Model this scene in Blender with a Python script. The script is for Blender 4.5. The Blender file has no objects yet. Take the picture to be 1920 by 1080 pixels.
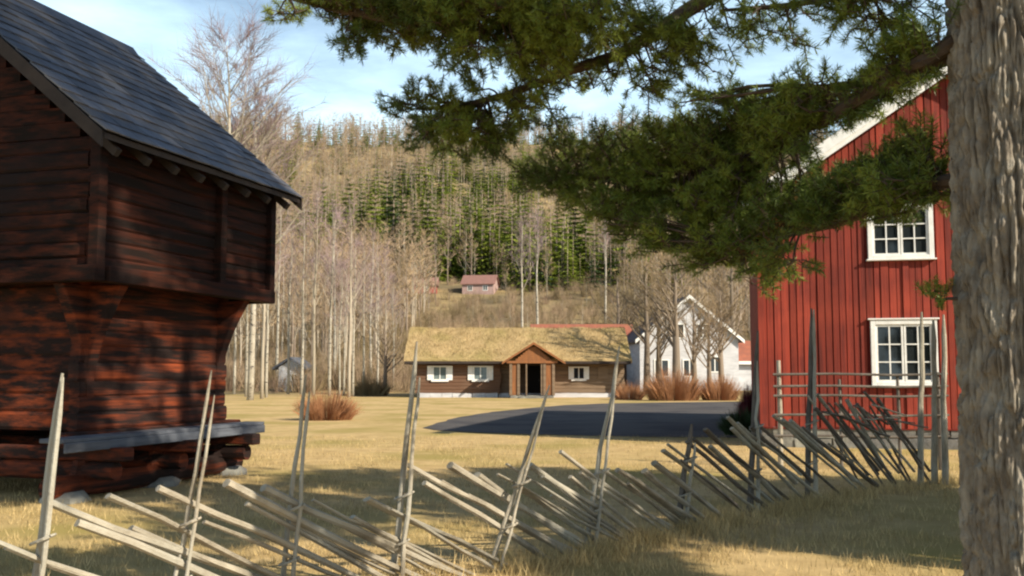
import bpy, math, random
import numpy as np
from mathutils import Vector, Matrix, noise, Quaternion

# ------------------------------------------------------------------ camera, sky, sun, exposure
SC = bpy.context.scene
COL = SC.collection
R = math.radians
F = 1867.0                      # focal length in pixels of the 1920 wide frame
TILT = math.atan(160 / F)
EYE = 1.6
cam_d = bpy.data.cameras.new('camera'); cam = bpy.data.objects.new('camera', cam_d); COL.objects.link(cam)
cam_d.sensor_width = 36; cam_d.lens = 36 * F / 1920
cam_d.clip_start = 0.05; cam_d.clip_end = 5000
cam.location = (0, 0, EYE); cam.rotation_euler = (math.pi / 2 + TILT, 0, 0)
SC.camera = cam

SUN_EL = 31.0
SUN_AZ = 53.0                   # degrees to the right of straight behind the camera
sd = Vector((math.sin(R(SUN_AZ)) * math.cos(R(SUN_EL)), -math.cos(R(SUN_AZ)) * math.cos(R(SUN_EL)), math.sin(R(SUN_EL))))
sun_d = bpy.data.lights.new('sun', 'SUN'); sun = bpy.data.objects.new('sun', sun_d); COL.objects.link(sun)
sun_d.energy = 5.0; sun_d.angle = R(0.55); sun_d.color = (1, 0.90, 0.74)
sun.rotation_euler = sd.to_track_quat('Z', 'Y').to_euler(); sun.location = sd * 60

W = bpy.data.worlds.new('World'); SC.world = W; W.use_nodes = True
nt = W.node_tree; nt.nodes.clear()
o_ = nt.nodes.new('ShaderNodeOutputWorld'); bg = nt.nodes.new('ShaderNodeBackground')
sky = nt.nodes.new('ShaderNodeTexSky'); sky.sky_type = 'NISHITA'; sky.sun_disc = False
sky.sun_elevation = R(SUN_EL); sky.sun_rotation = math.atan2(sd.x, sd.y)
sky.air_density = 1.0; sky.dust_density = 0.6; sky.ozone_density = 1.6
# thin high cloud, streaked along the horizon
tc = nt.nodes.new('ShaderNodeTexCoord'); mp = nt.nodes.new('ShaderNodeMapping'); mp.inputs['Scale'].default_value = (1.6, 1.6, 5.5)
nz = nt.nodes.new('ShaderNodeTexNoise'); nz.inputs['Scale'].default_value = 2.2; nz.inputs['Detail'].default_value = 7; nz.inputs['Roughness'].default_value = 0.6
cr = nt.nodes.new('ShaderNodeValToRGB'); cr.color_ramp.elements[0].position = 0.30; cr.color_ramp.elements[1].position = 0.72
cr.color_ramp.elements[0].color = (0.20, 0.20, 0.20, 1); cr.color_ramp.elements[1].color = (1, 1, 1, 1)
mx = nt.nodes.new('ShaderNodeMix'); mx.data_type = 'RGBA'; mx.inputs['B'].default_value = (11.5, 15.6, 18.2, 1)
L = nt.links.new
sx = nt.nodes.new('ShaderNodeSeparateXYZ'); hz = nt.nodes.new('ShaderNodeMapRange'); hz.inputs[1].default_value = 0.22; hz.inputs[2].default_value = 0.52
hz.inputs[3].default_value = 1.0; hz.inputs[4].default_value = 0.0; ml = nt.nodes.new('ShaderNodeMath'); ml.operation = 'MULTIPLY'
L(tc.outputs['Generated'], sx.inputs[0]); L(sx.outputs['Z'], hz.inputs[0])
L(tc.outputs['Generated'], mp.inputs[0]); L(mp.outputs[0], nz.inputs['Vector']); L(nz.outputs['Fac'], cr.inputs[0])
L(cr.outputs[0], ml.inputs[0]); L(hz.outputs[0], ml.inputs[1]); L(ml.outputs[0], mx.inputs['Factor']); L(sky.outputs[0], mx.inputs['A']); L(mx.outputs['Result'], bg.inputs['Color'])
L(bg.outputs[0], o_.inputs[0]); bg.inputs['Strength'].default_value = 0.074

vs = SC.view_settings; vs.view_transform = 'Standard'; vs.look = 'None'; vs.exposure = 0.68; vs.gamma = 1
SC.render.engine = 'CYCLES'
SC.cycles.pixel_filter_type = 'BLACKMAN_HARRIS'; SC.cycles.filter_width = 2.2
SC.cycles.use_denoising = True
SC.cycles.max_bounces = 6; SC.cycles.transparent_max_bounces = 4

# ------------------------------------------------------------------ helpers
def ray(px, py):
    u = (px - 960) / F; v = (540 - py) / F
    c, s = math.cos(TILT), math.sin(TILT)
    return Vector((u, c - v * s, s + v * c))
def at(px, py, Y):
    d = ray(px, py); return Vector((0, 0, EYE)) + d * (Y / d.y)

def H(x, y):
    """ground height: flat farmyard, then the wooded hillside"""
    t = y - 74
    if t <= 0: return 0.0
    t2 = min(t, 330.0)
    z = 0.0467 * t2 + 0.00074 * t2 * t2
    if t > 330: z += 0.2 * (t - 330) * max(0.0, 1 - (t - 330) / 220) if t < 550 else 0
    z += (noise.noise(Vector((x * 0.012, y * 0.012, 3.1))) * 9) * min(1, t / 200)
    z -= max(0, x - 10) * 0.02 * min(1, t / 200)
    return max(z, 0)
def ground_hit(px, py):
    d = ray(px, py); p = Vector((0, 0, EYE)); s = 5.0
    while s < 700:
        q = p + d * s
        if q.z <= H(q.x, q.y): return q
        s += 0.5
    return q

class MB:
    def __init__(s): s.v = []; s.f = []; s.m = []
    def add(s, vs, fs, mi=0):
        n = len(s.v); s.v.extend(tuple(v) for v in vs); s.f.extend(tuple(i + n for i in f) for f in fs); s.m.extend([mi] * len(fs)); return s
    def box(s, c, d, rot=None, mi=0, jit=0, rnd=None):
        x, y, z = d[0] / 2, d[1] / 2, d[2] / 2
        vs = [Vector((a * x, b * y, e * z)) for a in (-1, 1) for b in (-1, 1) for e in (-1, 1)]
        if jit: vs = [v + Vector((rnd.uniform(-jit, jit), rnd.uniform(-jit, jit), rnd.uniform(-jit, jit))) for v in vs]
        if rot is not None: vs = [rot @ v for v in vs]
        c = Vector(c)
        s.add([v + c for v in vs], [(0, 1, 3, 2), (4, 6, 7, 5), (0, 4, 5, 1), (2, 3, 7, 6), (0, 2, 6, 4), (1, 5, 7, 3)], mi); return s
    def b2(s, lo, hi, mi=0):
        return s.box([(a + b) / 2 for a, b in zip(lo, hi)], [b - a for a, b in zip(lo, hi)], mi=mi)
    def tube(s, pts, rad, n=6, cap=True, mi=0, sq=1.0, jit=0, rnd=None):
        pts = [Vector(p) for p in pts]; k = len(pts)
        if not hasattr(rad, '__len__'): rad = [rad] * k
        vs = []; up = None
        for i in range(k):
            t = (pts[min(i + 1, k - 1)] - pts[max(i - 1, 0)])
            if t.length < 1e-9: t = Vector((0, 0, 1))
            t.normalize()
            if up is None:
                a = Vector((1, 0, 0)) if abs(t.x) < 0.8 else Vector((0, 1, 0))
            else: a = up
            u = (a - t * a.dot(t))
            if u.length < 1e-6: u = t.orthogonal()
            u.normalize(); up = u; w = t.cross(u)
            for j in range(n):
                th = 2 * math.pi * j / n; rr = rad[i] * (1 + (rnd.uniform(-jit, jit) if jit else 0))
                vs.append(pts[i] + u * math.cos(th) * rr + w * math.sin(th) * rr * sq)
        fs = []
        for i in range(k - 1):
            for j in range(n):
                a = i * n + j; b = i * n + (j + 1) % n
                fs.append((a, b, b + n, a + n))
        if cap and n > 2:
            fs.append(tuple(range(n - 1, -1, -1))); fs.append(tuple((k - 1) * n + j for j in range(n)))
        return s.add(vs, fs, mi)
    def prism(s, poly, y0, y1, mi=0):
        """polygon in x,z extruded along y"""
        n = len(poly)
        vs = [(x, y0, z) for x, z in poly] + [(x, y1, z) for x, z in poly]
        fs = [tuple(range(n)), tuple(range(2 * n - 1, n - 1, -1))]
        for i in range(n):
            j = (i + 1) % n; fs.append((i, i + n, j + n, j))
        return s.add(vs, fs, mi)
    def build(s, name, mats, parent=None, smooth=False):
        me = bpy.data.meshes.new(name); me.from_pydata(s.v, [], s.f)
        if not isinstance(mats, (list, tuple)): mats = [mats]
        for m in mats: me.materials.append(m)
        if len(mats) > 1: me.polygons.foreach_set('material_index', s.m)
        if smooth: me.polygons.foreach_set('use_smooth', [True] * len(me.polygons))
        me.update()
        o = bpy.data.objects.new(name, me); COL.objects.link(o)
        if parent: o.parent = parent
        return o
def np_mesh(name, V, T, mats, mi=None, parent=None):
    """triangles from numpy arrays"""
    me = bpy.data.meshes.new(name)
    me.vertices.add(len(V)); me.vertices.foreach_set('co', V.astype(np.float32).ravel())
    n = len(T); me.loops.add(n * 3); me.loops.foreach_set('vertex_index', T.astype(np.int32).ravel())
    me.polygons.add(n); me.polygons.foreach_set('loop_start', np.arange(0, n * 3, 3, dtype=np.int32))
    for m in mats: me.materials.append(m)
    if mi is not None: me.polygons.foreach_set('material_index', mi.astype(np.int32))
    me.update(calc_edges=True)
    o = bpy.data.objects.new(name, me); COL.objects.link(o)
    if parent: o.parent = parent
    return o
def tris(mb):
    T = []; M = []
    for f, m in zip(mb.f, mb.m):
        for i in range(1, len(f) - 1): T.append((f[0], f[i], f[i + 1])); M.append(m)
    return np.array(mb.v, dtype=np.float64), np.array(T, dtype=np.int64), np.array(M)
def scatter(templates, xf):
    """templates: list of (V,T,M); xf: list of (k, 3x3, loc)"""
    Vs = []; Ts = []; Ms = []; n = 0
    for k, A, p in xf:
        V, T, M = templates[k]
        Vs.append(V @ np.array(A).T + np.array(p)); Ts.append(T + n); Ms.append(M); n += len(V)
    return np.concatenate(Vs), np.concatenate(Ts), np.concatenate(Ms)
def tag(o, label, cat=None, group=None, kind=None):
    if label: o['label'] = label
    if cat: o['category'] = cat
    if group: o['group'] = group
    if kind: o['kind'] = kind
    return o
def empty(name, loc, rz=0, label=None, cat=None, group=None):
    o = bpy.data.objects.new(name, None); COL.objects.link(o); o.location = loc; o.rotation_euler = (0, 0, rz)
    o.empty_display_size = 0.3
    return tag(o, label, cat, group)
def copy_tree(o, parent=None):
    c = o.copy(); COL.objects.link(c); c.parent = parent
    for ch in o.children: copy_tree(ch, c)
    return c
def bevel(o, w=0.01):
    m = o.modifiers.new('bevel', 'BEVEL'); m.width = w; m.segments = 1; m.limit_method = 'ANGLE'; return o

# ------------------------------------------------------------------ materials
def mat(name, c1, c2=None, scale=3.0, stretch=(1, 1, 1), rough=0.85, bump=0.0, c3=None, s3=0.4, rnd=0.0, bscale=None,
        trans=0.0, coord='Object', isl=0, spec=0.3, lo=0.35, hi=0.65, bdist=0.02):
    m = bpy.data.materials.new(name); m.use_nodes = True; t = m.node_tree; N = t.nodes.new; K = t.links.new
    p = t.nodes['Principled BSDF']; p.inputs['Roughness'].default_value = rough; p.inputs['Specular IOR Level'].default_value = spec
    if c2 is None: c2 = c1
    tc = N('ShaderNodeTexCoord'); mp = N('ShaderNodeMapping'); mp.inputs['Scale'].default_value = stretch
    K(tc.outputs[coord], mp.inputs[0])
    nz = N('ShaderNodeTexNoise'); nz.inputs['Scale'].default_value = scale; nz.inputs['Detail'].default_value = 6; nz.inputs['Roughness'].default_value = 0.62
    K(mp.outputs[0], nz.inputs['Vector'])
    mr = N('ShaderNodeMapRange'); mr.inputs[1].default_value = lo; mr.inputs[2].default_value = hi; K(nz.outputs['Fac'], mr.inputs[0])
    mix = N('ShaderNodeMix'); mix.data_type = 'RGBA'; mix.inputs['A'].default_value = (*c1, 1); mix.inputs['B'].default_value = (*c2, 1)
    K(mr.outputs[0], mix.inputs['Factor']); out = mix.outputs['Result']
    if c3 is not None:
        n3 = N('ShaderNodeTexNoise'); n3.inputs['Scale'].default_value = s3; n3.inputs['Detail'].default_value = 4
        K(tc.outputs[coord], n3.inputs['Vector'])
        m3 = N('ShaderNodeMapRange'); m3.inputs[1].default_value = 0.45; m3.inputs[2].default_value = 0.68; K(n3.outputs['Fac'], m3.inputs[0])
        x3 = N('ShaderNodeMix'); x3.data_type = 'RGBA'; K(m3.outputs[0], x3.inputs['Factor']); K(out, x3.inputs['A']); x3.inputs['B'].default_value = (*c3, 1)
        out = x3.outputs['Result']
    if rnd:
        oi = N('ShaderNodeObjectInfo'); hs = N('ShaderNodeHueSaturation'); a = N('ShaderNodeMapRange')
        a.inputs[3].default_value = 1 - rnd; a.inputs[4].default_value = 1 + rnd; K(oi.outputs['Random'], a.inputs[0]); K(a.outputs[0], hs.inputs['Value'])
        b = N('ShaderNodeMath'); b.operation = 'MULTIPLY_ADD'; b.inputs[1].default_value = -0.05 * rnd; b.inputs[2].default_value = 0.5 + 0.025 * rnd
        K(oi.outputs['Random'], b.inputs[0]); K(b.outputs[0], hs.inputs['Hue'])
        K(out, hs.inputs['Color']); out = hs.outputs[0]
    if isl:
        ge = N('ShaderNodeNewGeometry'); hv = N('ShaderNodeHueSaturation'); a = N('ShaderNodeMapRange'); a.inputs[3].default_value = 1 - isl; a.inputs[4].default_value = 1 + isl
        K(ge.outputs['Random Per Island'], a.inputs[0]); K(a.outputs[0], hv.inputs['Value']); K(out, hv.inputs['Color']); out = hv.outputs[0]
    K(out, p.inputs['Base Color'])
    if bump:
        b = N('ShaderNodeBump'); b.inputs['Strength'].default_value = bump; b.inputs['Distance'].default_value = bdist
        if bscale:
            n2 = N('ShaderNodeTexNoise'); n2.inputs['Scale'].default_value = bscale; n2.inputs['Detail'].default_value = 8; K(mp.outputs[0], n2.inputs['Vector']); K(n2.outputs['Fac'], b.inputs['Height'])
        else: K(nz.outputs['Fac'], b.inputs['Height'])
        K(b.outputs[0], p.inputs['Normal'])
    if trans:
        tr = N('ShaderNodeBsdfTranslucent'); ms = N('ShaderNodeMixShader'); ms.inputs[0].default_value = trans
        K(out, tr.inputs['Color']); K(p.outputs[0], ms.inputs[1]); K(tr.outputs[0], ms.inputs[2])
        K(ms.outputs[0], t.nodes['Material Output'].inputs['Surface'])
    return m
M = {}
M['lawn'] = mat('dry_grass', (0.56, 0.405, 0.195), (0.42, 0.295, 0.135), 2.5, rough=0.95, bump=0.5, c3=(0.33, 0.26, 0.09), s3=0.35, bscale=40, spec=0.05)
M['blade'] = mat('grass_blade', (0.60, 0.455, 0.23), (0.38, 0.285, 0.125), 1.3, rough=0.8, trans=0.25, spec=0.1, isl=0.45)
M['asphalt'] = mat('asphalt', (0.085, 0.078, 0.074), (0.11, 0.102, 0.098), 30, rough=0.95, bump=0.3, c3=(0.055, 0.053, 0.058), s3=0.5, spec=0.1)
M['soil'] = mat('forest_floor', (0.26, 0.20, 0.11), (0.36, 0.27, 0.13), 0.2, rough=0.95, c3=(0.16, 0.13, 0.08), s3=0.06, spec=0.05)
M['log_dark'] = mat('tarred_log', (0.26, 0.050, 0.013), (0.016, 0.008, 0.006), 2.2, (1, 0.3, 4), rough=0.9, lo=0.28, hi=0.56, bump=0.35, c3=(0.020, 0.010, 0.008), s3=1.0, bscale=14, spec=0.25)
M['log_upper_shade'] = mat('shade_dark_gallery_board', (0.075, 0.019, 0.009), (0.012, 0.007, 0.005), 2.2, (1, 0.3, 5), rough=0.85, lo=0.30, hi=0.58, bump=0.35, c3=(0.016, 0.010, 0.009), s3=0.8, bscale=16, spec=0.12)  # darker copy of the log tone: shade on upper storey and gable painted in
M['slate'] = mat('slate', (0.055, 0.065, 0.085), (0.10, 0.105, 0.125), 5, rough=0.62, bump=0.3, c3=(0.20, 0.165, 0.14), s3=1.3, spec=0.5, isl=0.38)
M['grey_plank'] = mat('grey_plank', (0.12, 0.13, 0.15), (0.07, 0.075, 0.09), 3, (0.4, 0.4, 6), rough=0.8, bump=0.4, bscale=20)
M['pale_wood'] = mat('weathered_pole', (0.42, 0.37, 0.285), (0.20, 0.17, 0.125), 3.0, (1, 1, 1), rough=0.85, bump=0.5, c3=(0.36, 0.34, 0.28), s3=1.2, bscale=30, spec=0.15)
M['gate_shade_wood'] = mat('old_gate_and_shade_wood', (0.10, 0.085, 0.07), (0.17, 0.145, 0.12), 4, rough=0.85, bump=0.4, bscale=30, spec=0.15)  # gate poles' own dark wood; on fence posts and rails it paints shade
M['red_board'] = mat('red_board', (0.25, 0.036, 0.020), (0.12, 0.021, 0.015), 1.6, (6, 6, 0.35), rough=0.7, bump=0.3, c3=(0.29, 0.045, 0.024), s3=0.9, bscale=6, spec=0.25, isl=0.30)
M['red_dark'] = mat('red_dark', (0.16, 0.016, 0.010), (0.10, 0.012, 0.009), 2.2, (6, 6, 0.25), rough=0.75, spec=0.2)
M['white'] = mat('white_paint', (0.78, 0.77, 0.73), (0.66, 0.65, 0.61), 6, rough=0.6, bump=0.1, spec=0.3)
M['white_wall'] = mat('white_wall', (0.54, 0.54, 0.55), (0.40, 0.40, 0.41), 1.2, (1, 1, 4), rough=0.8, bump=0.1)
M['stone'] = mat('stone', (0.17, 0.16, 0.145), (0.10, 0.097, 0.09), 4, rough=0.9, bump=0.8, c3=(0.30, 0.29, 0.24), s3=2.0, bscale=12)
M['log_brown'] = mat('brown_log', (0.11, 0.055, 0.030), (0.16, 0.095, 0.06), 1.2, (0.5, 1, 5), rough=0.85, bump=0.4, c3=(0.12, 0.06, 0.035), s3=0.5)
M['log_pale'] = mat('pale_log', (0.215, 0.15, 0.095), (0.14, 0.095, 0.06), 1.2, (0.5, 1, 5), rough=0.85, bump=0.4)
M['log_orange'] = mat('orange_board', (0.27, 0.105, 0.034), (0.18, 0.075, 0.03), 2.0, (3, 3, 0.6), rough=0.75, bump=0.3)
M['sod'] = mat('sod_grass', (0.46, 0.335, 0.17), (0.36, 0.26, 0.125), 1.2, rough=0.95, bump=0.8, c3=(0.30, 0.235, 0.095), s3=0.45, bscale=9, spec=0.05, bdist=0.1)
M['dark_wood'] = mat('dark_wood', (0.030, 0.022, 0.018), (0.05, 0.036, 0.028), 3, rough=0.85)
M['roof_dark'] = mat('roof_dark', (0.075, 0.07, 0.07), (0.11, 0.10, 0.10), 3, rough=0.8)
M['roof_red'] = mat('roof_red', (0.34, 0.115, 0.065), (0.24, 0.09, 0.06), 2, rough=0.8)
M['roof_grey'] = mat('roof_grey', (0.22, 0.20, 0.19), (0.17, 0.155, 0.15), 2, rough=0.8)
M['roof_pink'] = mat('roof_pink', (0.27, 0.14, 0.115), (0.21, 0.115, 0.095), 2, rough=0.8)
M['pink_wall'] = mat('pink_wall', (0.40, 0.28, 0.25), (0.33, 0.22, 0.20), 2, rough=0.8)
M['far_red'] = mat('far_red', (0.34, 0.085, 0.07), (0.28, 0.075, 0.06), 2, rough=0.8)
M['needle'] = mat('pine_needle', (0.095, 0.145, 0.020), (0.21, 0.245, 0.032), 2.6, rough=0.5, trans=0.16, c3=(0.045, 0.075, 0.014), s3=2.0, spec=0.35)
M['needle_dry'] = mat('pine_needle_dry', (0.16, 0.13, 0.035), (0.12, 0.12, 0.03), 2.6, rough=0.6, trans=0.2)
M['bark_limb'] = mat('limb_bark', (0.050, 0.036, 0.027), (0.085, 0.060, 0.042), 9, rough=0.9, bump=0.6, bscale=30)
M['spruce'] = mat('spruce_needle', (0.085, 0.125, 0.018), (0.17, 0.205, 0.026), 0.5, rough=0.7, trans=0.15, rnd=0.45, spec=0.2)
M['spruce_b'] = mat('spruce_needle_blue', (0.055, 0.080, 0.028), (0.030, 0.055, 0.020), 0.5, rough=0.7, trans=0.1, spec=0.2)
M['twig'] = mat('twig', (0.31, 0.225, 0.125), (0.22, 0.165, 0.09), 0.3, rough=0.9, rnd=0.3, spec=0.1)
M['twig_b'] = mat('twig_pinkish', (0.29, 0.20, 0.14), (0.34, 0.255, 0.155), 0.3, rough=0.9, spec=0.1)
M['twig_birch'] = mat('birch_twig', (0.22, 0.155, 0.175), (0.31, 0.225, 0.205), 0.3, rough=0.85, rnd=0.25, spec=0.1)
M['twig_red'] = mat('reddish_twig', (0.42, 0.215, 0.105), (0.31, 0.15, 0.075), 0.6, rough=0.85, spec=0.1, trans=0.15)
M['twig_plum'] = mat('plum_leaf', (0.11, 0.022, 0.028), (0.17, 0.035, 0.04), 3, rough=0.7, trans=0.15)
M['trunk_pale'] = mat('pale_trunk', (0.38, 0.33, 0.25), (0.26, 0.215, 0.155), 0.8, (1, 1, 0.3), rough=0.85, rnd=0.2)
M['trunk_brown'] = mat('brown_trunk', (0.17, 0.13, 0.095), (0.24, 0.19, 0.14), 0.8, (2, 2, 0.3), rough=0.9, rnd=0.2)
def birch_bark():
    m = mat('birch_bark', (0.43, 0.39, 0.31), (0.26, 0.225, 0.17), 1.2, rough=0.7, rnd=0.15); t = m.node_tree
    p = t.nodes['Principled BSDF']; src = p.inputs['Base Color'].links[0].from_socket
    tc = t.nodes.new('ShaderNodeTexCoord'); mp = t.nodes.new('ShaderNodeMapping'); mp.inputs['Scale'].default_value = (2.5, 2.5, 5)
    nz = t.nodes.new('ShaderNodeTexNoise'); nz.inputs['Scale'].default_value = 1.6; nz.inputs['Detail'].default_value = 3
    mr = t.nodes.new('ShaderNodeMapRange'); mr.inputs[1].default_value = 0.58; mr.inputs[2].default_value = 0.66
    mx = t.nodes.new('ShaderNodeMix'); mx.data_type = 'RGBA'; mx.inputs['B'].default_value = (0.07, 0.06, 0.055, 1)
    K = t.links.new; K(tc.outputs['Object'], mp.inputs[0]); K(mp.outputs[0], nz.inputs['Vector']); K(nz.outputs['Fac'], mr.inputs[0]); K(mr.outputs[0], mx.inputs['Factor'])
    K(src, mx.inputs['A']); K(mx.outputs['Result'], p.inputs['Base Color']); return m
M['birch'] = birch_bark()
M['glass'] = mat('window_glass', (0.018, 0.022, 0.024), rough=0.06, spec=0.6)
M['glass_pale'] = mat('window_glass_curtain', (0.16, 0.20, 0.20), (0.10, 0.13, 0.13), 1.5, rough=0.1, spec=0.6)
M['bark'] = mat('pine_bark', (0.24, 0.205, 0.16), (0.12, 0.098, 0.075), 14, (1, 1, 0.45), rough=0.92, bump=0.7, c3=(0.28, 0.25, 0.20), s3=9, bscale=60, spec=0.12)
M['black'] = mat('dark_interior', (0.012, 0.010, 0.009), rough=0.9)

# ------------------------------------------------------------------ ground
def axis(segs):
    out = []
    for a, b, s in segs:
        n = max(1, int((b - a) / s)); out += [a + (b - a) * i / n for i in range(n)]
    out.append(segs[-1][1]); return out
xs = axis([(-900, -260, 80), (-260, -80, 12), (-80, 100, 6), (100, 260, 12), (260, 900, 80)])
ys = axis([(-120, 60, 30), (60, 130, 5), (130, 480, 10), (480, 1600, 140)])
g = MB(); nx = len(xs)
g.v = [(x, y, H(x, y)) for y in ys for x in xs]
for j in range(len(ys) - 1):
    for i in range(nx - 1):
        a = j * nx + i; g.f.append((a, a + 1, a + nx + 1, a + nx)); g.m.append(0 if ys[j + 1] <= 79 else 1)
ground = g.build('ground', [M['lawn'], M['soil']], smooth=True); tag(ground, 'dry straw coloured lawn rising to a wooded hillside', kind='structure')

# asphalt yard road: tapered tip at the left, opening to the right behind the red house
rng = random.Random(5)
top = [(795, 803), (812, 797), (850, 785), (890, 778), (930, 772), (1000, 765), (1060, 760), (1130, 757), (1250, 755), (1420, 753), (1700, 752)]
bot = [(1800, 832), (1600, 826), (1420, 822), (1250, 820), (1120, 818), (1000, 815), (900, 812), (850, 809), (815, 807)]
outl = [at(px, py, 1) for px, py in top + bot]
def gp(px, py):
    d = ray(px, py); s = -EYE / d.z; q = Vector((0, 0, EYE)) + d * s; return (q.x, q.y)
P = [gp(*p) for p in top + bot]; PP = []
for i in range(len(P)):
    a, b = P[i], P[(i + 1) % len(P)]; n = max(1, int(math.dist(a, b) / 0.5))
    for k in range(n):
        t = k / n; x = a[0] + (b[0] - a[0]) * t; y = a[1] + (b[1] - a[1]) * t
        PP.append((x + 0.10 * noise.noise(Vector((x, y, 0))), y + 0.22 * noise.noise(Vector((x * 1.3, y, 7))), 0.014))
road = MB().add(PP, [tuple(range(len(PP)))]).build('road', M['asphalt'])
tag(road, 'dark asphalt yard road tapering to a point on the dry lawn', kind='structure')

# ------------------------------------------------------------------ grass blades
def blade_field(name, n, region, hmin, hmax, wd, seed, label, zf=lambda x, y: 0.0, mats=None, parent=None):
    r = np.random.default_rng(seed)
    P = region(r, n); n = len(P)
    h = r.uniform(hmin, hmax, n); az = r.uniform(0, 2 * np.pi, n); ln = r.uniform(0.1, 0.9, n) * h; la = r.uniform(0, 2 * np.pi, n)
    V = np.zeros((n, 3, 3)); w = wd * r.uniform(0.6, 1.3, n)
    V[:, 0] = P + np.stack([np.cos(az) * w, np.sin(az) * w, np.zeros(n) - 0.01], 1)
    V[:, 1] = P - np.stack([np.cos(az) * w, np.sin(az) * w, np.zeros(n) + 0.01], 1)
    V[:, 2] = P + np.stack([np.cos(la) * ln, np.sin(la) * ln, h], 1)
    return np_mesh(name, V.reshape(-1, 3), np.arange(n * 3).reshape(-1, 3), mats or [M['blade']], parent=parent)
def near_region(r, n):
    y = 5.5 + 20 * r.random(n) ** 1.6; x = (r.random(n) * 1.3 - 0.62) * y
    m = noise.noise
    k = np.array([m(Vector((a * 0.9, b * 0.9, 1.7))) + 0.5 * m(Vector((a * 3, b * 3, 5))) for a, b in zip(x, y)])
    keep = r.random(n) < np.clip(0.45 + 1.3 * k, 0.08, 1)
    return np.stack([x, y, np.zeros(n)], 1)[keep]
gr = blade_field('grass', 190000, near_region, 0.02, 0.10, 0.004, 3, '')
tag(gr, 'dry matted grass blades of the near lawn', kind='stuff')

def fence_foot(r, n):
    BL = np.array([(-1.5, 6.78), (-.86, 7.5), (-.13, 8.3), (.75, 9.3), (1.86, 10.5), (2.88, 11.7), (3.84, 12.76), (6.15, 14.7), (8, 16.2)])
    t = r.random(n) * (len(BL) - 1.001); i = t.astype(int); f = (t - i)[:, None]; p = BL[i] * (1 - f) + BL[i + 1] * f
    p = p + np.array([.74, -.67]) * (r.normal(.12, .22, n))[:, None]
    k = np.array([noise.noise(Vector((a * 1.7, b * 1.7, 4))) for a, b in p]); keep = r.random(n) < np.clip(.5 + 1.6 * k, .05, 1)
    return np.concatenate([p, np.zeros((n, 1))], 1)[keep]
gf = blade_field('tall_grass', 22000, fence_foot, 0.06, 0.21, 0.0035, 8, '')
tag(gf, 'longer dry brown grass along the foot of the fence', kind='stuff')

# ------------------------------------------------------------------ old storehouse at the left
ST = empty('storehouse', (-3.53, 16.5, 0), -R(16.6), 'dark tarred log storehouse with jettied upper floor and slate roof, standing on stilts', 'storehouse')
LEN = 4.9; HW = 3.43; EZ = 4.47; RZ = 7.3; slope = (RZ - EZ) / HW
def course_wall(mb, p0, p1, z0, z1, th, course, rnd, ext=0.0, outward=None):
    """stacked horizontal logs between p0 and p1 (x,y), each a rounded beam of its own height"""
    p0 = Vector((*p0, 0)); p1 = Vector((*p1, 0)); d = (p1 - p0).normalized(); n = Vector((d.y, -d.x, 0))
    z = z0; 
    while z < z1 - 0.03:
        h = min(course * rnd.uniform(0.88, 1.12), z1 - z)
        if z1 - (z + h) < 0.06: h = z1 - z
        e0 = ext * rnd.uniform(0.6, 1.1); e1 = ext * rnd.uniform(0.6, 1.1); off = rnd.uniform(-0.012, 0.012)
        a = p0 - d * e0; b = p1 + d * e1; prof = [(0.0, -th * 0.36), (h * 0.16, -th * 0.5), (h * 0.84, -th * 0.5), (h, -th * 0.36), (h, th * 0.36), (h * 0.84, th * 0.5), (h * 0.16, th * 0.5), (0, th * 0.36)]
        vs = []
        K = 5
        for k in range(K + 1):
            c = a + (b - a) * (k / K); wob = rnd.uniform(-0.008, 0.008)
            for pz, pn in prof: vs.append(c + n * (pn + off + wob) + Vector((0, 0, z + pz + (0 if pz in (0, h) else wob))))
        q = len(prof); fs = []
        for k in range(K):
            for j in range(q):
                fs.append((k * q + j, k * q + (j + 1) % q, (k + 1) * q + (j + 1) % q, (k + 1) * q + j))
        fs.append(tuple(range(q - 1, -1, -1))); fs.append(tuple(K * q + j for j in range(q)))
        mb.add(vs, fs); z += h
rs = random.Random(11)
# local frame: +y away along the eave, -x to the left (towards the ridge)
ux0, ux1 = -0.38, -(2 * HW - 0.38); uy0, uy1 = -LEN + 0.42, -0.38
J = 0.5
lx0, lx1, ly0, ly1 = ux0 - J, ux1 + J, uy0 + J, uy1 - J
SILL = 0.86; JZ = 2.86
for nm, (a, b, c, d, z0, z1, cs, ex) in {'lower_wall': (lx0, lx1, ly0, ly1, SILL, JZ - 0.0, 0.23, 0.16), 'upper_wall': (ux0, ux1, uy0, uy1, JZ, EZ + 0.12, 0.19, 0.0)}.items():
    mb = MB(); th = 0.16
    course_wall(mb, (a - .08, c), (a - .08, d), z0, z1, th, cs, rs, ex)
    course_wall(mb, (b + .08, c), (b + .08, d), z0, z1, th, cs, rs, ex)
    course_wall(mb, (a - .165, c + .08), (b + .165, c + .08), z0, z1, th, cs, rs, ex)
    course_wall(mb, (a - .165, d - .08), (b + .165, d - .08), z0, z1, th, cs, rs, ex)
    mb.build(nm, M['log_upper_shade' if nm == 'upper_wall' else 'log_dark'], ST)
# gables
mb = MB()
for yy in (uy0 + 0.03, uy1 - 0.11):
    z = EZ + 0.125
    while z < RZ - 0.3:
        h = 0.2; hw = HW - 0.38 - (z + h - EZ - 0.1) / slope - 0.05
        if hw > 0.1: mb.box((-HW, yy + 0.04, z + h / 2), (2 * hw, 0.12, h * 0.97), mi=0)
        z += h
mb.build('gable_wall', M['log_upper_shade'], ST)
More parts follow.
